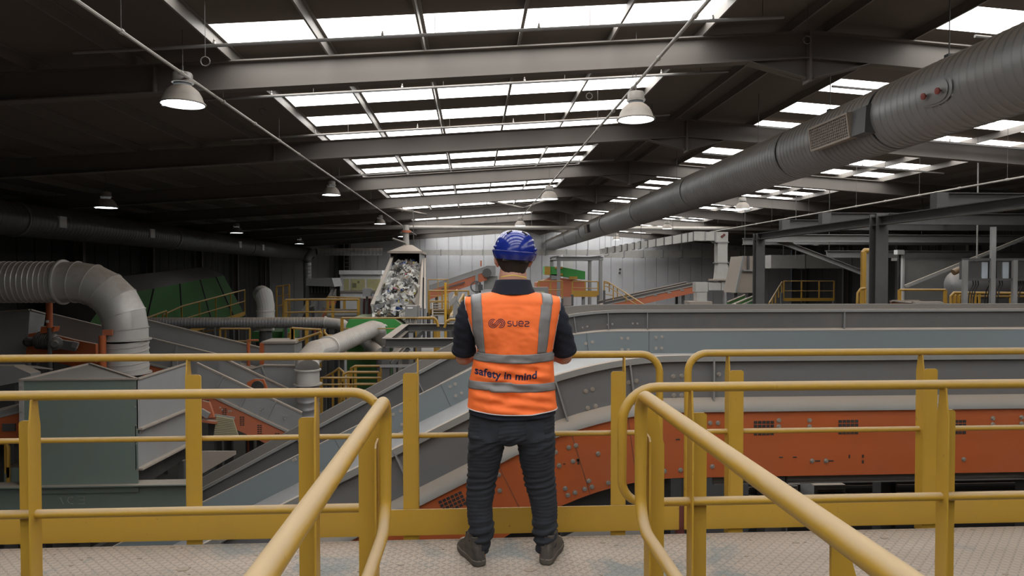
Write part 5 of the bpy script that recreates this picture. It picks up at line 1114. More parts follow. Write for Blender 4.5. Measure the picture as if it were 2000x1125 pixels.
t = thing('yellow_portal', 'tall narrow yellow frame just left of the right steel column', 'frame', (P(1695, 560, 17).x, 17, ZF))
a = P(1688, 492, 17); c = P(1725, 490, 17); MB().box(a.x - .05, a.x + .06, 17, 17.08, ZF, a.z).build('upright', M_yel2, t); MB().tube([a + V((-.0, .1, -.02)), a + V((.06, .1, .04)), V((c.x, 17.1, a.z + .04))], .05, 8).build('top_bar', M_yel2, t); MB().box(c.x - .05, c.x + .06, 17, 17.08, ZF, a.z).build('upright', M_yel2, t)
x0, x1, y0, y1, z0_, z1_ = pbox(1692, 496, 1712, 600, 17.3, .05); MB().box(x0, x1, y0, y1, ZF, z1_).build('panel', M_gry, t)
rail_run('hooped yellow railing left of the tall yellow frame', [P(1674, 592, 17), P(1675, 572, 17), P(1681, 564, 17), P(1690, 563, 17)], .6, (), .6, .03)
t = thing('round_tank', 'round dull metal tank end to the right of the pale screen', 'tank', (P(1880, 555, 18.5).x, 18.5, ZF))
b = MB().lathe([(0, -.25), (.2, -.22), (.38, -.1), (.42, .1), (.42, 1.6), (0, 1.6)], P(1872, 556, 18.6), (1, .25, 0), 28); b.build('shell', M_galvd, t); legs_to_floor(t, [(P(1880, 575, 18.6).x, 18.7), (P(1930, 575, 18.6).x, 19.1)], P(1880, 575, 18.6).z, .12)
MB().tube([P(1862, 532, 18.3), P(1872, 527, 18.3), P(1882, 526, 18.3)], .09, 12).build('inlet_elbow', mat('brown rusty elbow', (.16, .09, .04), .7), t)
rail_run('yellow railing in front of the pale screen on the right', [P(1757, 566, 17.5), P(1846, 566, 17.5)], .75, (), .95, .03, pw=.1)
for q, (x, lab) in enumerate([(1857, 'first'), (1865, 'second'), (1873, 'third')]):
    t = rail_run('yellow hoop rail beside the round tank, %s from the left' % lab, [P(x, 596, 16 + q * .3), P(x, 578, 16 + q * .3), P(x + 6, 572, 16 + q * .3), P(x + 40, 572, 16 + q * .3)], .6, (), 3, .03)
rail_run('long yellow rail behind the control boxes at the right edge', [P(1890, 572, 16.9), P(2060, 573, 16.9)], .7, (.12,), 1.1, .035, pw=.1)
# control boxes
t = thing('control_panel_rack', 'rack of grey control boxes with hanging cables at the right edge', 'control panel', (P(1950, 550, 14.2).x, 14.2, ZF))
for x0, x1 in ((1893, 1945), (1947, 1980), (1988, 2040)):
    bo = MB().box(*pbox(x0, 510, x1, 546, 14.2, .3)).build('control_box', M_drk, t)
for x in (1918, 1959): MB().box(*pbox(x, 512, x + 11, 544, 14.17, .03)).build('label_strip', mat('pale blue label strip', (.45, .52, .58), .4), t)
for y in (507, 546): MB().bar(P(1880, y, 14.15), P(2060, y, 14.15), .05, .05).build('frame_rail', M_drk, t)
for x, yt in ((1887, 508), (1942, 443), (1984, 508)): a = P(x, yt, 14.1); MB().chan((a.x, 14.1, ZF), (a.x, 14.1, a.z), .1, .06, .01, (1, 0, 0)).build('upright', M_gry, t)
k_ = 0
for x in (1900, 1905, 1910, 1932, 1937, 1952, 1957, 1988, 1993, 1998):
    k_ += 1; MB().tube([P(x, 546, 14.3), P(x + 1, 556, 14.3), P(x - 5, 566, 14.3), P(x - 8, 580, 14.3), P(x - 9, 600, 14.3)], .012, 6).build('cable', M_blk, t)
t = thing('vertical_rod', 'thin vertical rod hanging left of the control boxes', 'rod', (P(1908, 510, 18).x, 18, 1.5)); MB().tube([P(1908, 512, 18), V((P(1908, 512, 18).x, 18, zr(13)))], .02, 6).build('rod', M_lgt, t)
t = incline('low orange conveyor just showing behind the grey conveyor rim on the right', P(1782, 590, 16), P(1838, 590, 16), .8, .02, .2, M_gry, M_org, ribs=1)
# ------------------------------------------------------------------ the person
def cloth(name, c, rough=.85, grime=.15, bumpS=.3, sheen=0.0, scale=180):
    m = bpy.data.materials.new(name); m.use_nodes = True; nt = m.node_tree; N = nt.nodes; L = nt.links; b = N['Principled BSDF']
    tc = N.new('ShaderNodeTexCoord'); n1 = N.new('ShaderNodeTexNoise'); n1.inputs['Scale'].default_value = 6; n1.inputs['Detail'].default_value = 5; L.new(tc.outputs['Object'], n1.inputs['Vector'])
    n2 = N.new('ShaderNodeTexNoise'); n2.inputs['Scale'].default_value = scale; L.new(tc.outputs['Object'], n2.inputs['Vector'])
    r = N.new('ShaderNodeMapRange'); r.inputs[1].default_value = .35; r.inputs[2].default_value = .7; r.inputs[4].default_value = grime; L.new(n1.outputs['Fac'], r.inputs[0])
    mx = N.new('ShaderNodeMix'); mx.data_type = 'RGBA'; mx.inputs[6].default_value = (*c, 1); mx.inputs[7].default_value = (*[q * .55 for q in c], 1); L.new(r.outputs[0], mx.inputs[0]); L.new(mx.outputs[2], b.inputs['Base Color'])
    b.inputs['Roughness'].default_value = rough; bp = N.new('ShaderNodeBump'); bp.inputs['Strength'].default_value = bumpS; bp.inputs['Distance'].default_value = .001; L.new(n2.outputs['Fac'], bp.inputs['Height']); L.new(bp.outputs[0], b.inputs['Normal'])
    return m
M_skin = cloth('skin', (.55, .29, .21), .5, .25, .2, scale=90); M_navy = cloth('navy polo fabric', (.010, .013, .026), .9)
M_jean = cloth('dark indigo jeans', (.013, .016, .024), .85, .1); M_vest = cloth('orange hi vis fabric', (.96, .18, .035), .75, .12)
M_tape = cloth('silver reflective tape', (.20, .195, .20), .45, .25, .2); M_ink = cloth('navy print', (.008, .008, .05), .7, 0, 0); M_pipe = cloth('pale grey piping', (.55, .55, .56), .7)
M_hair = cloth('dark brown hair', (.022, .014, .010), .7, .5, 1.0, scale=60); M_cord = cloth('yellow cord', (.75, .6, .04), .6, 0)
M_boot = mat('dusty black boot leather', (.035, .032, .03), .6, dust=.7, grime=.6, gscale=14); M_sole = mat('dusty rubber sole', (.05, .045, .04), .8, dust=.6, grime=.7, gscale=14)
M_helm = bpy.data.materials.new('glossy blue helmet plastic'); M_helm.use_nodes = True; b_ = M_helm.node_tree.nodes['Principled BSDF']
b_.inputs['Base Color'].default_value = (.012, .028, .24, 1); b_.inputs['Roughness'].default_value = .16; b_.inputs['Coat Weight'].default_value = .4; b_.inputs['Coat Roughness'].default_value = .08
YM = 3.82
man = thing('person', 'person seen from behind in orange vest, blue helmet and dark jeans, leaning on the railing', 'person', (P(1000, 1100, 3.8).x, 3.82, 0))
def interp(tab, z):
    """tab rows (py, v1, v2...) ascending py; z in py units; smooth interpolation"""
    if z <= tab[0][0]: return tab[0][1:]
    for i in range(len(tab) - 1):
        a, c = tab[i], tab[i + 1]
        if z <= c[0]:
            f = (z - a[0]) / (c[0] - a[0]); f = f * f * (3 - 2 * f) * .5 + f * .5
            return [a[k] * (1 - f) + c[k] * f for k in range(1, len(a))]
    return tab[-1][1:]
def py2z(py, Y=YM): return P(1000, py, Y).z
def z2py(z): return 535 + (1.6 - z) * F / YM / .9999
OUT = [(560, 930, 1062), (576, 912, 1084), (584, 908, 1091), (600, 911, 1091), (620, 916, 1087), (640, 922, 1083), (660, 929, 1080), (678, 934, 1078), (692, 932, 1077), (706, 928, 1077), (722, 925, 1078), (740, 921, 1079), (760, 919, 1080), (780, 918, 1082), (800, 916, 1085), (830, 914, 1085)]
RYT = [(560, .085), (584, .10), (620, .125), (660, .13), (700, .122), (740, .122), (800, .135), (830, .135)]
OPEN = [(560, .42), (600, .45), (650, .42), (680, .2), (695, 0.0), (900, 0)]
xof = lambda px: P(px, 535, YM).x
def fold(u, py, s):
    k = 0
    a = noise.noise(V((u * 3.2, py * .028 + u * 1.0, 1.7 * s))) * .011
    if py > 690:
        w_ = min(1, (py - 690) / 25); a += w_ * (.007 * math.sin(py * .17 + u * 2.6 + 1.5 * math.sin(u * 3)) * (0.5 + noise.noise(V((u * 2, py * .02, 5)))) + .005 * math.sin(py * .33 - u * 5 + 2))
    a += .003 * noise.noise(V((u * 9, py * .12, 3)))
    cr = noise.noise(V((u * 2.4 + py * .012, py * .045 - u * 1.4, 9.3))); a += (.009 if py > 700 else .004) * (.35 - min(.35, abs(cr) * 2.2))
    if py < 700: a += .004 * math.sin(u * 9 + py * .03) * max(0, 1 - abs(py - 650) / 50) * abs(u)
    return a
def torso(u, py, s, off=0, shirt=False, folds=True, topf=0):
    """point on the torso clothing: u in -1..1 across, s=-1 back / +1 front"""
    xl, xr = interp(OUT, py); xl, xr = xof(xl), xof(xr); xc, hw = (xl + xr) / 2, (xr - xl) / 2
    ry = interp(RYT, py)[0]; op = interp(OPEN, py)[0]
    hw2 = hw + off * (1 if op < .05 else .3)
    e = abs(u) ** 2.4; d = (max(0, 1 - e)) ** (1 / 2.2); d = op + (1 - op) * d
    d = d * math.cos(topf)
    yc = YM + .01 + (.02 if py < 640 else .02 * max(0, 1 - (py - 640) / 60)) * (1 if s < 0 else .5) * 0
    f = fold(u, py, s) if folds else 0
    y = yc + s * (ry + off + f * min(1, d * 1.5)) * d
    # shoulder blades and spine hollow on the back
    if s < 0: y += .008 * math.exp(-(u / .16) ** 2) * (1 if 590 < py < 790 else .3) * math.cos(topf)
    z = py2z(py)
    if topf: z = z + (py2z(571 + 13 * abs(u) ** 1.6) + off - py2z(592)) * math.sin(topf)
    return V((xc + u * hw2, y, z))
def torso_mesh(py0, py1, off, nu=56, nv=90, hem=None):
    rows_ = []
    seq = []
    for i in range(9): seq.append((592, PI / 2 * (1 - i / 8)))
    n = nv
    for i in range(1, n + 1): seq.append((592 + (py1 - 592) * i / n, 0))
    us = [math.sin(PI / 2 * (-1 + 2 * j / nu)) for j in range(nu + 1)]
    b = MB(); R = {}
    for s in (-1, 1):
        rows_ = []
        for py, tf in seq:
            row = []
            for u in us:
                pp = py
                if hem and py > py1 - 60: pp = py + hem(u) * (py - (py1 - 60)) / 60
                row.append(torso(u, pp, s, off, topf=tf))
            rows_.append(row)
        b.grid(rows_); R[s] = rows_
    return b, R
hemf = lambda u: 5 * (1 - abs(u) ** 2) - 3 * (u < 0) * abs(u) - 1
def finish(o, thick=None, sub=0, weld=True):
    if weld: m_ = o.modifiers.new('weld', 'WELD'); m_.merge_threshold = .0008
    if thick: m_ = o.modifiers.new('solid', 'SOLIDIFY'); m_.thickness = thick; m_.offset = -1
    if sub: m_ = o.modifiers.new('sub', 'SUBSURF'); m_.levels = sub; m_.render_levels = sub
b, R = torso_mesh(592, 798, .012, hem=hemf); vest = b.build('vest', M_vest, man, smooth=80); finish(vest, .003); vest['label'] = 'orange high visibility vest with silver tape'
bs, Rs = torso_mesh(592, 808, .002, hem=hemf); shirt_mb = bs
# piping along hem and armholes
for s in (-1, 1):
    MB().tube([p + V((0, s * .001, 0)) for p in R[s][-1]], .0032, 6).build('piping', M_pipe, vest)
    for j in (0, -1):
        k0 = 60
        MB().tube([r[j] + V((0, 0, 0)) for r in R[s][:48]], .003, 6).build('piping', M_pipe, vest)
MB().tube([R[-1][0][j] + V((0, -.002, .001)) for j in range(14, 43)], .003, 6).build('piping', M_pipe, vest)
# reflective tape
def pxu(px, py):
    xl, xr = interp(OUT, py); return (xof(px) - (xof(xl) + xof(xr)) / 2) / ((xof(xr) - xof(xl)) / 2)
def htape(f0, f1, s, name='reflective_tape'):
    rows_ = []
    for k_ in range(7):
        row = []
        for j in range(57):
            u = math.sin(PI / 2 * (-1 + 2 * j / 56)); py = f0(u) * (1 - k_ / 6) + f1(u) * k_ / 6; row.append(torso(u, py, s, .0165))
        rows_.append(row)
    o = MB().grid(rows_).build(name, M_tape, vest, smooth=80); finish(o, .002, weld=False)
for s in (-1, 1):
    htape(lambda u: 688 - 3 * u * u, lambda u: 705 - 3 * u * u - (2 if u < 0 else 0) * abs(u), s)
    htape(lambda u: 743 + 1.5 * u - 2 * (u < 0), lambda u: 759 + 1 * u - 3 * (u < -.5), s)
def vtape(lin, s):
    """lin: rows (py, xa, xb)"""
    rows_ = []
    for k_ in range(6):
        f = k_ / 5; row = []
        for i in range(9): tf = PI / 2 * (1 - i / 8); xa, xb = lin[0][1:]; row.append(torso(pxu(xa + (xb - xa) * f, 592), 592, s, .0165, topf=tf))
        for i in range(1, 34):
            py = 592 + (lin[-1][0] - 592) * i / 33; xa, xb = interp(lin, py); row.append(torso(pxu(xa + (xb - xa) * f, py), py, s, .0165))
        rows_.append(row)
    o = MB().grid(rows_).build('reflective_tape', M_tape, vest, smooth=80); finish(o, .002, weld=False)
for s in (-1, 1):
    vtape([(572, 921, 941), (600, 922, 942), (640, 924, 944), (665, 929, 946), (686, 935, 948)], s)
    vtape([(572, 1055, 1075), (600, 1052, 1073), (640, 1047, 1068), (670, 1046, 1065), (686, 1045, 1063)], s)
# printing on the back, laid on the vest surface
def onvest(px, py, off=.0135): return torso(pxu(px, py), py, -1, off)
def stroke(pts, w_, closed=False):
    """ribbon of width w_ px along 2-D pixel points"""
    L_ = []
    fine = []
    for a, c in zip(pts, pts[1:]):
        n = max(1, int(math.hypot(c[0] - a[0], c[1] - a[1]) / .6))
        for i in range(n): fine.append((a[0] + (c[0] - a[0]) * i / n, a[1] + (c[1] - a[1]) * i / n))
    fine.append(pts[-1]); r0, r1 = [], []
    for i, p in enumerate(fine):
        a = fine[max(i - 1, 0)]; c = fine[min(i + 1, len(fine) - 1)]; dx, dy = c[0] - a[0], c[1] - a[1]; l = math.hypot(dx, dy) or 1; nx, ny = -dy / l * w_ / 2, dx / l * w_ / 2
        r0.append(onvest(p[0] + nx, p[1] + ny)); r1.append(onvest(p[0] - nx, p[1] - ny))
    return [r0, r1]
def circ(cx, cy_, r, a0, a1, n=14, ry=None): return [(cx + r * math.cos(math.radians(a0 + (a1 - a0) * i / n)), cy_ - (ry or r) * math.sin(math.radians(a0 + (a1 - a0) * i / n))) for i in range(n + 1)]
b = MB()
# emblem: three nested lines forming an S of two round lobes
Lc, Rc = (962.0, 628.6), (976.5, 628.4)
for i, r in enumerate((2.2, 5.0, 7.8)):
    rr_ = (7.8, 5.0, 2.2)[i]
    left = circ(Lc[0], Lc[1], r, 62, 305, 20, r * 1.03); right = circ(Rc[0], Rc[1], rr_, 125, -118, 20, rr_ * 1.03)
    b.grid(stroke(left + right, 1.25))
# suez lettering
def sline(*p): b.grid(stroke(list(p), 1.6))
y0, y1 = 624.6, 633.4; ym = 629
x = 989.2; sline((x + 7, y0), (x + 2.2, y0), (x + .6, y0 + 1.2), (x + .6, ym - 1.2), (x + 2.0, ym), (x + 5.4, ym), (x + 7, ym + 1.2), (x + 7, y1 - 1.2), (x + 5.5, y1), (x + .3, y1))
x = 999.4; sline((x, y0 - .6), (x, y1 - 2.2), (x + 2, y1), (x + 5.6, y1), (x + 7.6, y1 - 2), (x + 7.6, y0 - .6))
x = 1009.8; sline((x + .6, ym), (x + 8.6, ym), (x + 8.4, y0 + 2), (x + 6.6, y0), (x + 2.4, y0), (x + .5, y0 + 2), (x + .4, y1 - 2.2), (x + 2.4, y1), (x + 8.4, y1))
x = 1021.2; y0 += .4; y1 += .6; ym += .5; sline((x, y0), (x + 6.2, y0), (x + 7.8, y0 + 1.4), (x + 7.8, ym - 1.4), (x + 6.2, ym), (x + 2, ym), (x + .4, ym + 1.4), (x + .4, y1), (x + 8.6, y1))
lg = b.build('logo_print', M_ink, vest, smooth=180, fix=False)
# slogan set from the built-in font, then laid on the vest
cu = bpy.data.curves.new('slogan', 'FONT'); cu.body = 'safety in mind'; cu.size = 1; cu.offset = .03; cu.resolution_u = 3; cu.space_character = 1.03
to = bpy.data.objects.new('slogan_tmp', cu); col.objects.link(to); dg = bpy.context.evaluated_depsgraph_get(); tm = bpy.data.meshes.new_from_object(to.evaluated_get(dg)); bpy.data.objects.remove(to)
bm = bmesh.new(); bm.from_mesh(tm)
for _ in range(3):
    es = [e for e in bm.edges if e.calc_length() > .09]
    if es: bmesh.ops.subdivide_edges(bm, edges=es, cuts=1, use_grid_fill=False); bmesh.ops.triangulate(bm, faces=bm.faces)
xs_ = [v.co.x for v in bm.verts]; x0_, x1_ = min(xs_), max(xs_)
for v in bm.verts:
    f = (v.co.x - x0_) / (x1_ - x0_); px = 931 + 111 * f
    base = 725.5 + 10.5 * (1 - (1 - min(f, .8) / .8) ** 1.6) - (2.5 * (f - .8) / .2 if f > .8 else 0)
    v.co = onvest(px + v.co.y * 1.5, base - v.co.y * 20, .0138)
vs_ = [v.co.copy() for v in bm.verts]; fs_ = [[v.index for v in f.verts] for f in bm.faces]; bm.free(); bpy.data.meshes.remove(tm)
iv = sorted((min(vs_[i].x for i in f), max(vs_[i].x for i in f), k) for k, f in enumerate(fs_)); words = [[]]; e_ = iv[0][1]
for q in iv:
    if q[0] - e_ > .011: words.append([])
    words[-1].append(q[2]); e_ = max(e_, q[1])
for wd in words:
    b = MB(); b.add(vs_, [fs_[i] for i in wd]); us = sorted({i for f in b.f for i in f}); mp = {i: j for j, i in enumerate(us)}
    b.v = [b.v[i] for i in us]; b.f = [[mp[i] for i in f] for f in b.f]; b.build('slogan_word', M_ink, vest, smooth=180, fix=False)
# shirt: torso, sleeves and collar
def limb(b, pts, n=28, flat=1.0):
    """pts: (point, r)"""
    b.tube([p for p, r in pts], 1, n, True, rr=[r for p, r in pts])
def smoothpath(pts, k=5):
    out = []
    for i in range(len(pts) - 1):
        p0, p1, p2, p3 = pts[max(i - 1, 0)], pts[i], pts[i + 1], pts[min(i + 2, len(pts) - 1)]
        for j in range(k):
            t_ = j / k; q = .5 * ((2 * p1[0]) + (p2[0] - p0[0]) * t_ + (2 * p0[0] - 5 * p1[0] + 4 * p2[0] - p3[0]) * t_ ** 2 + (-p0[0] + 3 * p1[0] - 3 * p2[0] + p3[0]) * t_ ** 3)
            out.append((q, p1[1] * (1 - t_) + p2[1] * t_))
    out.append(pts[-1]); return out
def wpt(px, py, Y): return P(px, py, Y)
armL = [(wpt(940, 592, 3.83), .055), (wpt(922, 600, 3.83), .066), (wpt(912, 625, 3.84), .066), (wpt(908, 655, 3.88), .064), (wpt(906, 686, 3.93), .066)]
armR = [(wpt(1058, 596, 3.83), .055), (wpt(1078, 606, 3.83), .066), (wpt(1089, 628, 3.84), .065), (wpt(1097, 655, 3.88), .064), (wpt(1103, 686, 3.93), .066)]
sb = MB(); sb.v += shirt_mb.v; sb.f += shirt_mb.f; sb.m += shirt_mb.m
shirt = sb.build('polo_shirt', M_navy, man, smooth=80); finish(shirt)
for nm, a in (('sleeve', armL), ('sleeve', armR)):
    rows_ = []; pth = smoothpath(a, 8); b = MB(); b.tube([p for p, r in pth], 1, 32, True, rr=[r for p, r in pth])
    b.v = [tuple(V(q) + (V(q) - V((pth[min(i // 32, len(pth) - 1)][0]))).normalized() * (.007 * noise.noise(V((q[0] * 9, q[1] * 9, q[2] * 26))) + .003 * math.sin(q[2] * 130 + q[0] * 60))) for i, q in enumerate(b.v)]
    o = b.build(nm, M_navy, shirt, smooth=80)
    e = pth[-1]; d_ = (pth[-1][0] - pth[-2][0]).normalized(); MB().lathe([(e[1] - .012, -.02), (e[1] + .004, -.022), (e[1] + .005, 0), (e[1] - .002, .004), (e[1] - .012, 0)], e[0], d_, 32).build('cuff', M_navy, shirt, smooth=80)
cx = P(1002, 560, 3.84).x
rows_ = []
for py, rx, ry, yo_ in ((576, .13, .112, 0), (570, .125, .108, 0), (562, .112, .104, 0), (553, .104, .1, .0), (548, .1, .098, .0), (547, .095, .094, .0), (552, .094, .093, .0), (565, .1, .095, 0)):
    rows_.append([V((cx + rx * math.cos(a), 3.845 + yo_ + ry * math.sin(a), py2z(py) - .014 * math.sin(a) * (1 if math.sin(a) > 0 else .35))) for a in [2 * PI * j / 40 for j in range(40)]])
MB().grid(rows_, closed=True).build('collar', M_navy, shirt, smooth=80)
# jeans: pelvis and legs fused into one surface
def remesh_build(b, name, m, parent, voxel, smooth_it=4, disp=None):
    o = b.build(name, m, parent, smooth=180)
    md = o.modifiers.new('r', 'REMESH'); md.mode = 'VOXEL'; md.voxel_size = voxel
    sm = o.modifiers.new('s', 'SMOOTH'); sm.iterations = smooth_it; sm.factor = .6
    dg = bpy.context.evaluated_depsgraph_get(); dg.update(); me = bpy.data.meshes.new_from_object(o.evaluated_get(dg)); o.modifiers.clear(); o.data = me
    if disp:
        w0 = WL[parent.name] if parent else o.location; nr = [v.normal.copy() for v in me.vertices]
        for v, n_ in zip(me.vertices, nr): v.co += n_ * disp(v.co + w0)
    me.polygons.foreach_set('use_smooth', [True] * len(me.polygons)); me.materials.clear(); me.materials.append(m); return o
def ell_tube(b, rows_pts, n=32):
    rows_ = []
    for c, rx, ry in rows_pts: rows_.append([V((c.x + rx * math.cos(2 * PI * j / n), c.y + ry * math.sin(2 * PI * j / n), c.z)) for j in range(n)])
    b.grid(rows_, closed=True); k = len(rows_); o = len(b.v) - k * n
    b.f.append([o + j for j in range(n - 1, -1, -1)]); b.f.append([o + (k - 1) * n + j for j in range(n)]); b.m += [0, 0]
def C_(px, py, Y): return P(px, py, Y)
sc = YM / F
b = MB()
ell_tube(b, [(C_(1000, 795, 3.83), 82 * sc, .122), (C_(1000, 815, 3.83), 84 * sc, .128), (C_(999, 835, 3.825), 85.5 * sc, .135), (C_(999, 850, 3.82), 85 * sc, .132), (C_(999, 862, 3.82), 78 * sc, .10)], 40)
legs = {'l': [(845, 954, 39, 3.82), (870, 950, 36, 3.82), (900, 946, 32.5, 3.82), (930, 942, 29.5, 3.82), (955, 939, 28.5, 3.815), (985, 936.5, 26, 3.80), (1010, 938, 25.5, 3.785), (1035, 941, 25, 3.775), (1058, 937, 20.5, 3.77), (1078, 938, 17.5, 3.77)],
        'r': [(845, 1046, 39, 3.82), (870, 1047.5, 37, 3.82), (900, 1049, 34.5, 3.82), (930, 1053, 31, 3.82), (955, 1057, 29.5, 3.815), (985, 1062, 26.5, 3.80), (1010, 1063.5, 25, 3.785), (1035, 1064, 24, 3.775), (1058, 1065, 20.5, 3.77), (1078, 1064, 17.5, 3.77)]}
for k_ in legs:
    ell_tube(b, [(C_(px, py, Y), r * Y / F, r * Y / F * (1.1 if py < 900 else 1.05)) for py, px, r, Y in legs[k_]])
def jd(p):
    py = 535 + (1.6 - p.z) * F / 3.8; a = 0
    def win(c, w_): return math.exp(-((py - c) / w_) ** 2)
    ph = p.x * 40 + noise.noise(p * 9) * 3
    a += win(945, 26) * .0042 * math.sin(py * .55 + ph) + win(1048, 26) * .0085 * math.sin(py * .36 + ph * .8) + win(865, 20) * .004 * math.sin(py * .4 + ph * 1.6)
    a += .004 * noise.noise(V((p.x * 14, p.y * 14, p.z * 22))) + .0015 * math.sin(py * .9 + ph)
    return a
jeans = remesh_build(b, 'jeans', M_jean, man, .0065, 5, jd)
# back pockets
for px in (955, 1046):
    bt = BVHTree.FromObject(jeans, bpy.context.evaluated_depsgraph_get()); g = []
    for i in range(8):
        row = []
        for j in range(8):
            u = (j / 7 - .5); v = i / 7; w_ = 40 * (1 - .12 * v); q = P(px + u * w_, 815 + 36 * v + (4 * (1 - abs(u) * 2) if i == 7 else 0), 3.6) ; hit = bt.ray_cast(V((q.x * 3.7 / 3.6, 3.3, py2z(815 + 36 * v + (4 * (1 - abs(u) * 2) if i == 7 else 0)))) - WL[man.name], V((0, 1, 0)))
            row.append((hit[0] + WL[man.name] + V((0, -.0022, 0))) if hit[0] else V((q.x, 3.7, q.z)))
        g.append(row)
    b = MB().grid(g); b.build('back_pocket', M_jean, jeans, smooth=80)
# boots
def boot(hx, hy, ang):
    t_ = man; ca_, sa_ = math.cos(ang), math.sin(ang)
    def T(x, y, z): return V((hx + x * ca_ + y * sa_, hy - x * sa_ + y * ca_, z))
    out = [(-.0, -.0), ]
    # outline of the sole (y from heel 0 to toe .30)
    def hw(y): 
        tab = [(0, .018), (.008, .028), (.03, .037), (.08, .037), (.14, .04), (.2, .05), (.25, .047), (.28, .034), (.295, .018), (.3, .002)]
        for a, c in zip(tab, tab[1:]):
            if y <= c[0]: f = (y - a[0]) / (c[0] - a[0]); return a[1] * (1 - f) + c[1] * f
        return .002
    ys_ = [0, .004, .012, .03, .06, .1, .14, .18, .22, .25, .27, .285, .295, .3]
    loop = [(-hw(y), y) for y in ys_] + [(hw(y), y) for y in reversed(ys_)]
    rows_ = []
    for z, g in ((.0, .98), (.004, 1.06), (.014, 1.1), (.02, 1.06), (.028, 1.1), (.034, 1.02)): rows_.append([T(x * g, .15 + (y - .15) * (1 + (g - 1) * .35), z + (.012 * max(0, (y - .2) / .1) if z < .03 else .012 * max(0, (y - .2) / .1))) for x, y in loop])
    b = MB().grid(rows_, closed=True); b.f.append(list(range(len(loop)))); b.m.append(0)
    up = []
    for z, g, yc, ysc in ((.03, 1.0, .15, 1.0), (.05, 1.02, .15, .98), (.07, .97, .14, .9), (.088, .9, .12, .74), (.105, .88, .098, .56), (.125, .9, .085, .44), (.15, .93, .08, .41), (.158, .93, .08, .41), (.158, .86, .08, .37), (.14, .84, .08, .36)):
        row = []
        for x, y in loop:
            yy_ = yc + (y - .15) * ysc; xx = x * g
            if z > .08: r_ = .048; a = math.atan2(y - .15, x * 3 + 1e-6); xx = (x / .05) * .043 if abs(x) < .05 else x; xx = max(-.043, min(.043, x * 1.15)); 
            row.append(T(xx, yy_, z))
        up.append(row)
    u_ = MB().grid(up, closed=True)
    o = u_.build('boot', M_boot, t_, smooth=70); md = o.modifiers.new('s', 'SUBSURF'); md.levels = 1; md.render_levels = 2
    so_ = b.build('sole', M_sole, o, smooth=50)
    cb = MB().lathe([(.036, -.01), (.046, -.008), (.048, .01), (.044, .02), (.036, .018)], T(0, .08, .15), (0, 0, 1), 20); cb.build('padded_collar', M_boot, o, smooth=80)
    MB().bar(T(0, .0, .03), T(0, .018, .15), .014, .006, (0, 1, 0)).build('heel_strip', M_boot, o)
    for k_ in range(4): MB().tube([T(-.028, .2 - k_ * .022, .082 + k_ * .014), T(.028, .2 - k_ * .022, .082 + k_ * .014)], .003, 6).build('lace', M_blk, o)
boot(P(939, 1100, 3.69).x, 3.70, math.radians(-20)); boot(P(1065, 1100, 3.69).x, 3.70, math.radians(20))
# body: one continuous surface
b = MB(); hc = P(1003, 505, 3.86); hz = hc.z
b.ball((hc.x, 3.865, hz + .015), .086, .1, .112, 32, 20)                                    # cranium
b.ball((hc.x, 3.915, hz - .05), .06, .062, .075, 24, 16); b.ball((hc.x, 3.955, hz - .1), .03, .022, .02, 16, 10)  # jaw, chin
b.tube([(hc.x, 3.985, hz - .0), (hc.x, 3.995, hz - .03)], 1, 10, rr=[.009, .014]); b.ball((hc.x, 3.99, hz - .038), .018, .016, .012, 14, 8)  # nose
b.ball((hc.x, 3.97, hz + .012), .05, .014, .01, 16, 8)                                         # brow
b.ball((hc.x, 3.967, hz - .066), .024, .012, .009, 14, 8)                                      # lips
for s in (-1, 1):
    b.ball((hc.x + s * .09, 3.87, hz - .02), .012, .02, .032, 16, 12); b.ball((hc.x + s * .103, 3.858, hz - .008), .008, .017, .026, 12, 8)
b.tube([(hc.x - .002, 3.855, hz - .04), (hc.x - .004, 3.845, hz - .10), (hc.x - .006, 3.84, hz - .17), (hc.x - .006, 3.84, hz - .24)], 1, 28, rr=[.070, .079, .084, .10])
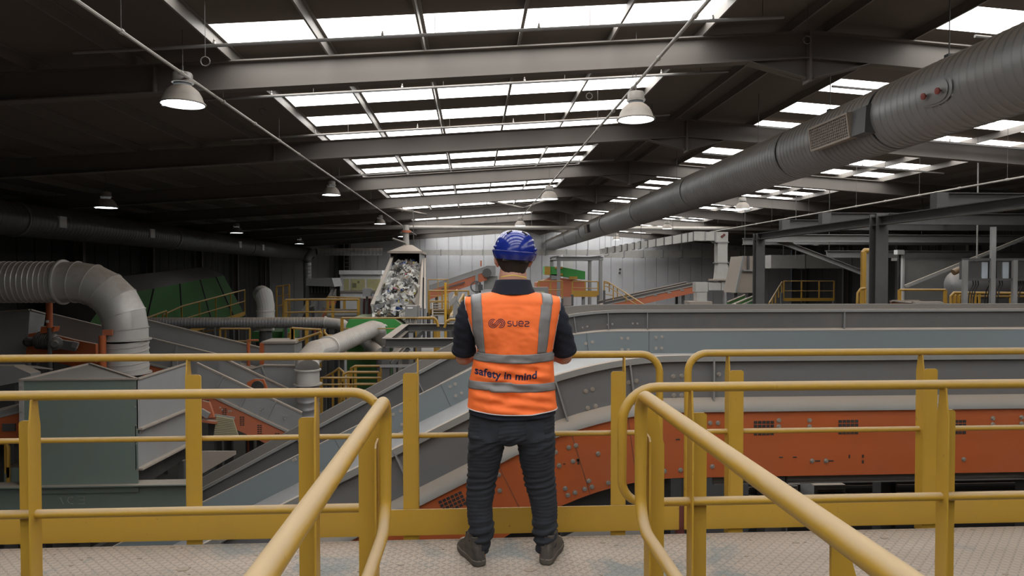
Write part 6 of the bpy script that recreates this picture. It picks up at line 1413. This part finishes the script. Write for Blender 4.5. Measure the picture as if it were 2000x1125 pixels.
# trunk and upper arms inside the clothing
ell_tube(b, [(V((hc.x, 3.835, z)), rx, ry) for z, rx, ry in ((.80, .20, .10), (.95, .19, .095), (1.1, .185, .095), (1.25, .20, .10), (1.38, .21, .095), (1.44, .17, .075), (1.47, .10, .06))], 32)
wr = {}
for s, arm, ex, wx in ((-1, armL, 905, .075), (1, armR, 1102, .405)):
    el = P(ex, 699, 3.955); el.z = 1.112; wrs = V((wx, 4.185, 1.158)); 
    pts = [(arm[0][0], .05), (arm[1][0], .055), (arm[2][0], .052), (arm[3][0], .048), (el + V((0, -.01, .03)), .045), (el + V((s * .002, .0, .002)), .044)]
    pp = smoothpath(pts, 4); b.tube([p for p, r in pp], 1, 20, rr=[r for p, r in pp])
    b.ball(el + V((0, -.004, .004)), .046, .046, .043, 20, 12)
    pp = smoothpath([(el, .044), (el.lerp(wrs, .3), .046), (el.lerp(wrs, .65), .038), (wrs, .028)], 4); b.tube([p for p, r in pp], 1, 20, rr=[r for p, r in pp])
    # palm and fingers, loosely folded over the rail toward the other hand
    d_ = V((-s * .72, .62, -.06)).normalized(); pc = wrs + d_ * .05; up_ = V((0, 0, 1)); sd = d_.cross(up_).normalized()
    rows_ = []
    for f, w2, h2 in ((0, .026, .02), (.35, .036, .018), (.75, .042, .016), (1.0, .04, .013)):
        c = wrs + d_ * (.09 * f); rows_.append([c + sd * (w2 * math.cos(2 * PI * j / 16)) + up_ * (h2 * math.sin(2 * PI * j / 16)) for j in range(16)])
    b.grid(rows_, closed=True); o_ = len(b.v) - 64; b.f.append([o_ + j for j in range(15, -1, -1)]); b.f.append([o_ + 48 + j for j in range(16)]); b.m += [0, 0]
    for k_, ln in enumerate((.068, .078, .073, .058)):
        q = wrs + d_ * .08 + sd * (.03 - k_ * .02); dn = V((0, 0, -1)); p1 = q + d_ * ln * .45 - up_ * .004; p2 = p1 + (d_ * .6 + dn * .8).normalized() * ln * .32; p3 = p2 + (dn * .95 + d_ * .1).normalized() * ln * .3
        b.tube([q, p1, p2, p3], 1, 10, rr=[.0092, .0088, .008, .0068]); b.ball(p3, .0068, .0068, .0068, 8, 6)
    tp = wrs + d_ * .025 + sd * (.032 * (1 if s < 0 else -1)); tdir = (d_ * .8 + sd * (.6 if s < 0 else -.6) + V((0, 0, -.2))).normalized(); b.tube([tp, tp + tdir * .035, tp + tdir * .035 + (d_ + V((0, 0, -.2))).normalized() * .03], 1, 10, rr=[.013, .011, .008])
for k_ in legs: 
    rows_ = [(C_(px, py, Y), r * Y / F * (.86 if py < 1000 else .7), r * Y / F * (.88 if py < 1000 else .7)) for py, px, r, Y in legs[k_]] + [(C_(legs[k_][-1][1], 1092, 3.78), .028, .034)]; ell_tube(b, rows_, 24)
body = remesh_build(b, 'body', M_skin, man, .0055, 3)
M_eye = cloth('eye white', (.7, .7, .7), .3, 0, 0)
for s in (-1, 1): MB().ball((hc.x + s * .03, 3.948, hz - .008), .012, .012, .010, 14, 10).build('eye', M_eye, body)
# hair at the back and sides below the helmet
rows_ = []
for i in range(10):
    f = i / 9; z = hz + .04 - f * .135; row = []
    for j in range(45):
        a = PI * 1.0 + (PI) * (j / 44); a = PI * .93 + PI * 1.14 * (j / 44)
        rx = .094 - .020 * f ** 2; ry = .113 - .035 * f ** 1.3
        side = abs(math.cos(a)); zz_ = z + (.06 * f * max(0, side - .55) / .45)
        n_ = noise.noise(V((a * 14, z * 30, 2))) * .003
        row.append(V((hc.x + (rx + n_) * math.cos(a), 3.865 + (ry + n_) * math.sin(a), zz_)))
    rows_.append(row)
o = MB().grid(rows_).build('hair', M_hair, man, smooth=80); md = o.modifiers.new('s', 'SOLIDIFY'); md.thickness = .01; md.offset = -1
# helmet
hx = P(1005.5, 480, 3.84).x; hzr = P(1005, 497, 3.84).z; roll = math.radians(4.5)
def Hh(p): 
    x, y, z = p; x2 = x * math.cos(roll) + z * math.sin(roll); z2 = -x * math.sin(roll) + z * math.cos(roll); return V((hx + x2, 3.865 + y, hzr + z2))
rows_ = []
for i in range(15):
    f = i / 14; a = f * PI / 2; row = []
    for j in range(56):
        t_ = 2 * PI * j / 56; rx = .117 * math.cos(a) ** .62; ry = .142 * math.cos(a) ** .62; z = .018 + .118 * math.sin(a) ** 1.05
        row.append(Hh((rx * math.cos(t_), ry * math.sin(t_), z)))
    rows_.append(row)
sh = MB().grid(rows_, closed=True); shell = sh.build('helmet', M_helm, man, smooth=60); shell['label'] = 'glossy blue safety helmet'
rows_ = []
for z, g in ((.02, .117), (.022, .126), (.012, .128), (-.010, .121), (-.028, .112), (-.028, .108), (.0, .110)):
    row = []
    for j in range(56):
        t_ = 2 * PI * j / 56; back = max(0, -math.sin(t_)); fr = max(0, math.sin(t_)); row.append(Hh((g * math.cos(t_), (g + .026 + .035 * fr ** 3 * (1 if z > -.02 else .2)) * math.sin(t_), z * (1 if z > 0 else (1 if back > 0 else 1 - .5 * fr)) - .006 * back)))
    rows_.append(row)
MB().grid(rows_, closed=True).build('brim', M_helm, shell, smooth=50)
MB().tube([Hh((.1275 * math.cos(2 * PI * j / 56), (.1275 + .026 + .035 * max(0, math.sin(2 * PI * j / 56)) ** 3) * math.sin(2 * PI * j / 56), .017 - .006 * max(0, -math.sin(2 * PI * j / 56)))) for j in range(57)], .0022, 6).build('edge_ridge', M_helm, shell, smooth=80)
for s in (-1, 1):
    MB().tube([Hh((s * .055, -.085, .112)), Hh((s * .04, -.075, .122)), Hh((s * .028, -.072, .125))], .006, 8).build('vent_slot', M_blk, shell)
    MB().ball(Hh((s * .112, -.04, .034)), .012, .014, .01, 10, 8).build('clip', M_helm, shell)
MB().bar(Hh((-.07, -.108, -.035)), Hh((.07, -.108, -.035)), .012, .014).build('headband', M_blk, shell)
# yellow ear plug cord behind the neck
pts = [P(979, 541, 3.755), P(990, 539, 3.745), P(1003, 537.5, 3.742), P(1016, 540, 3.75), P(1028, 542, 3.765)]
pp = smoothpath([(p, 1) for p in pts], 4)
MB().tube([p for p, r in pp], .0022, 6).build('ear_plug_cord', M_cord, man, smooth=80)
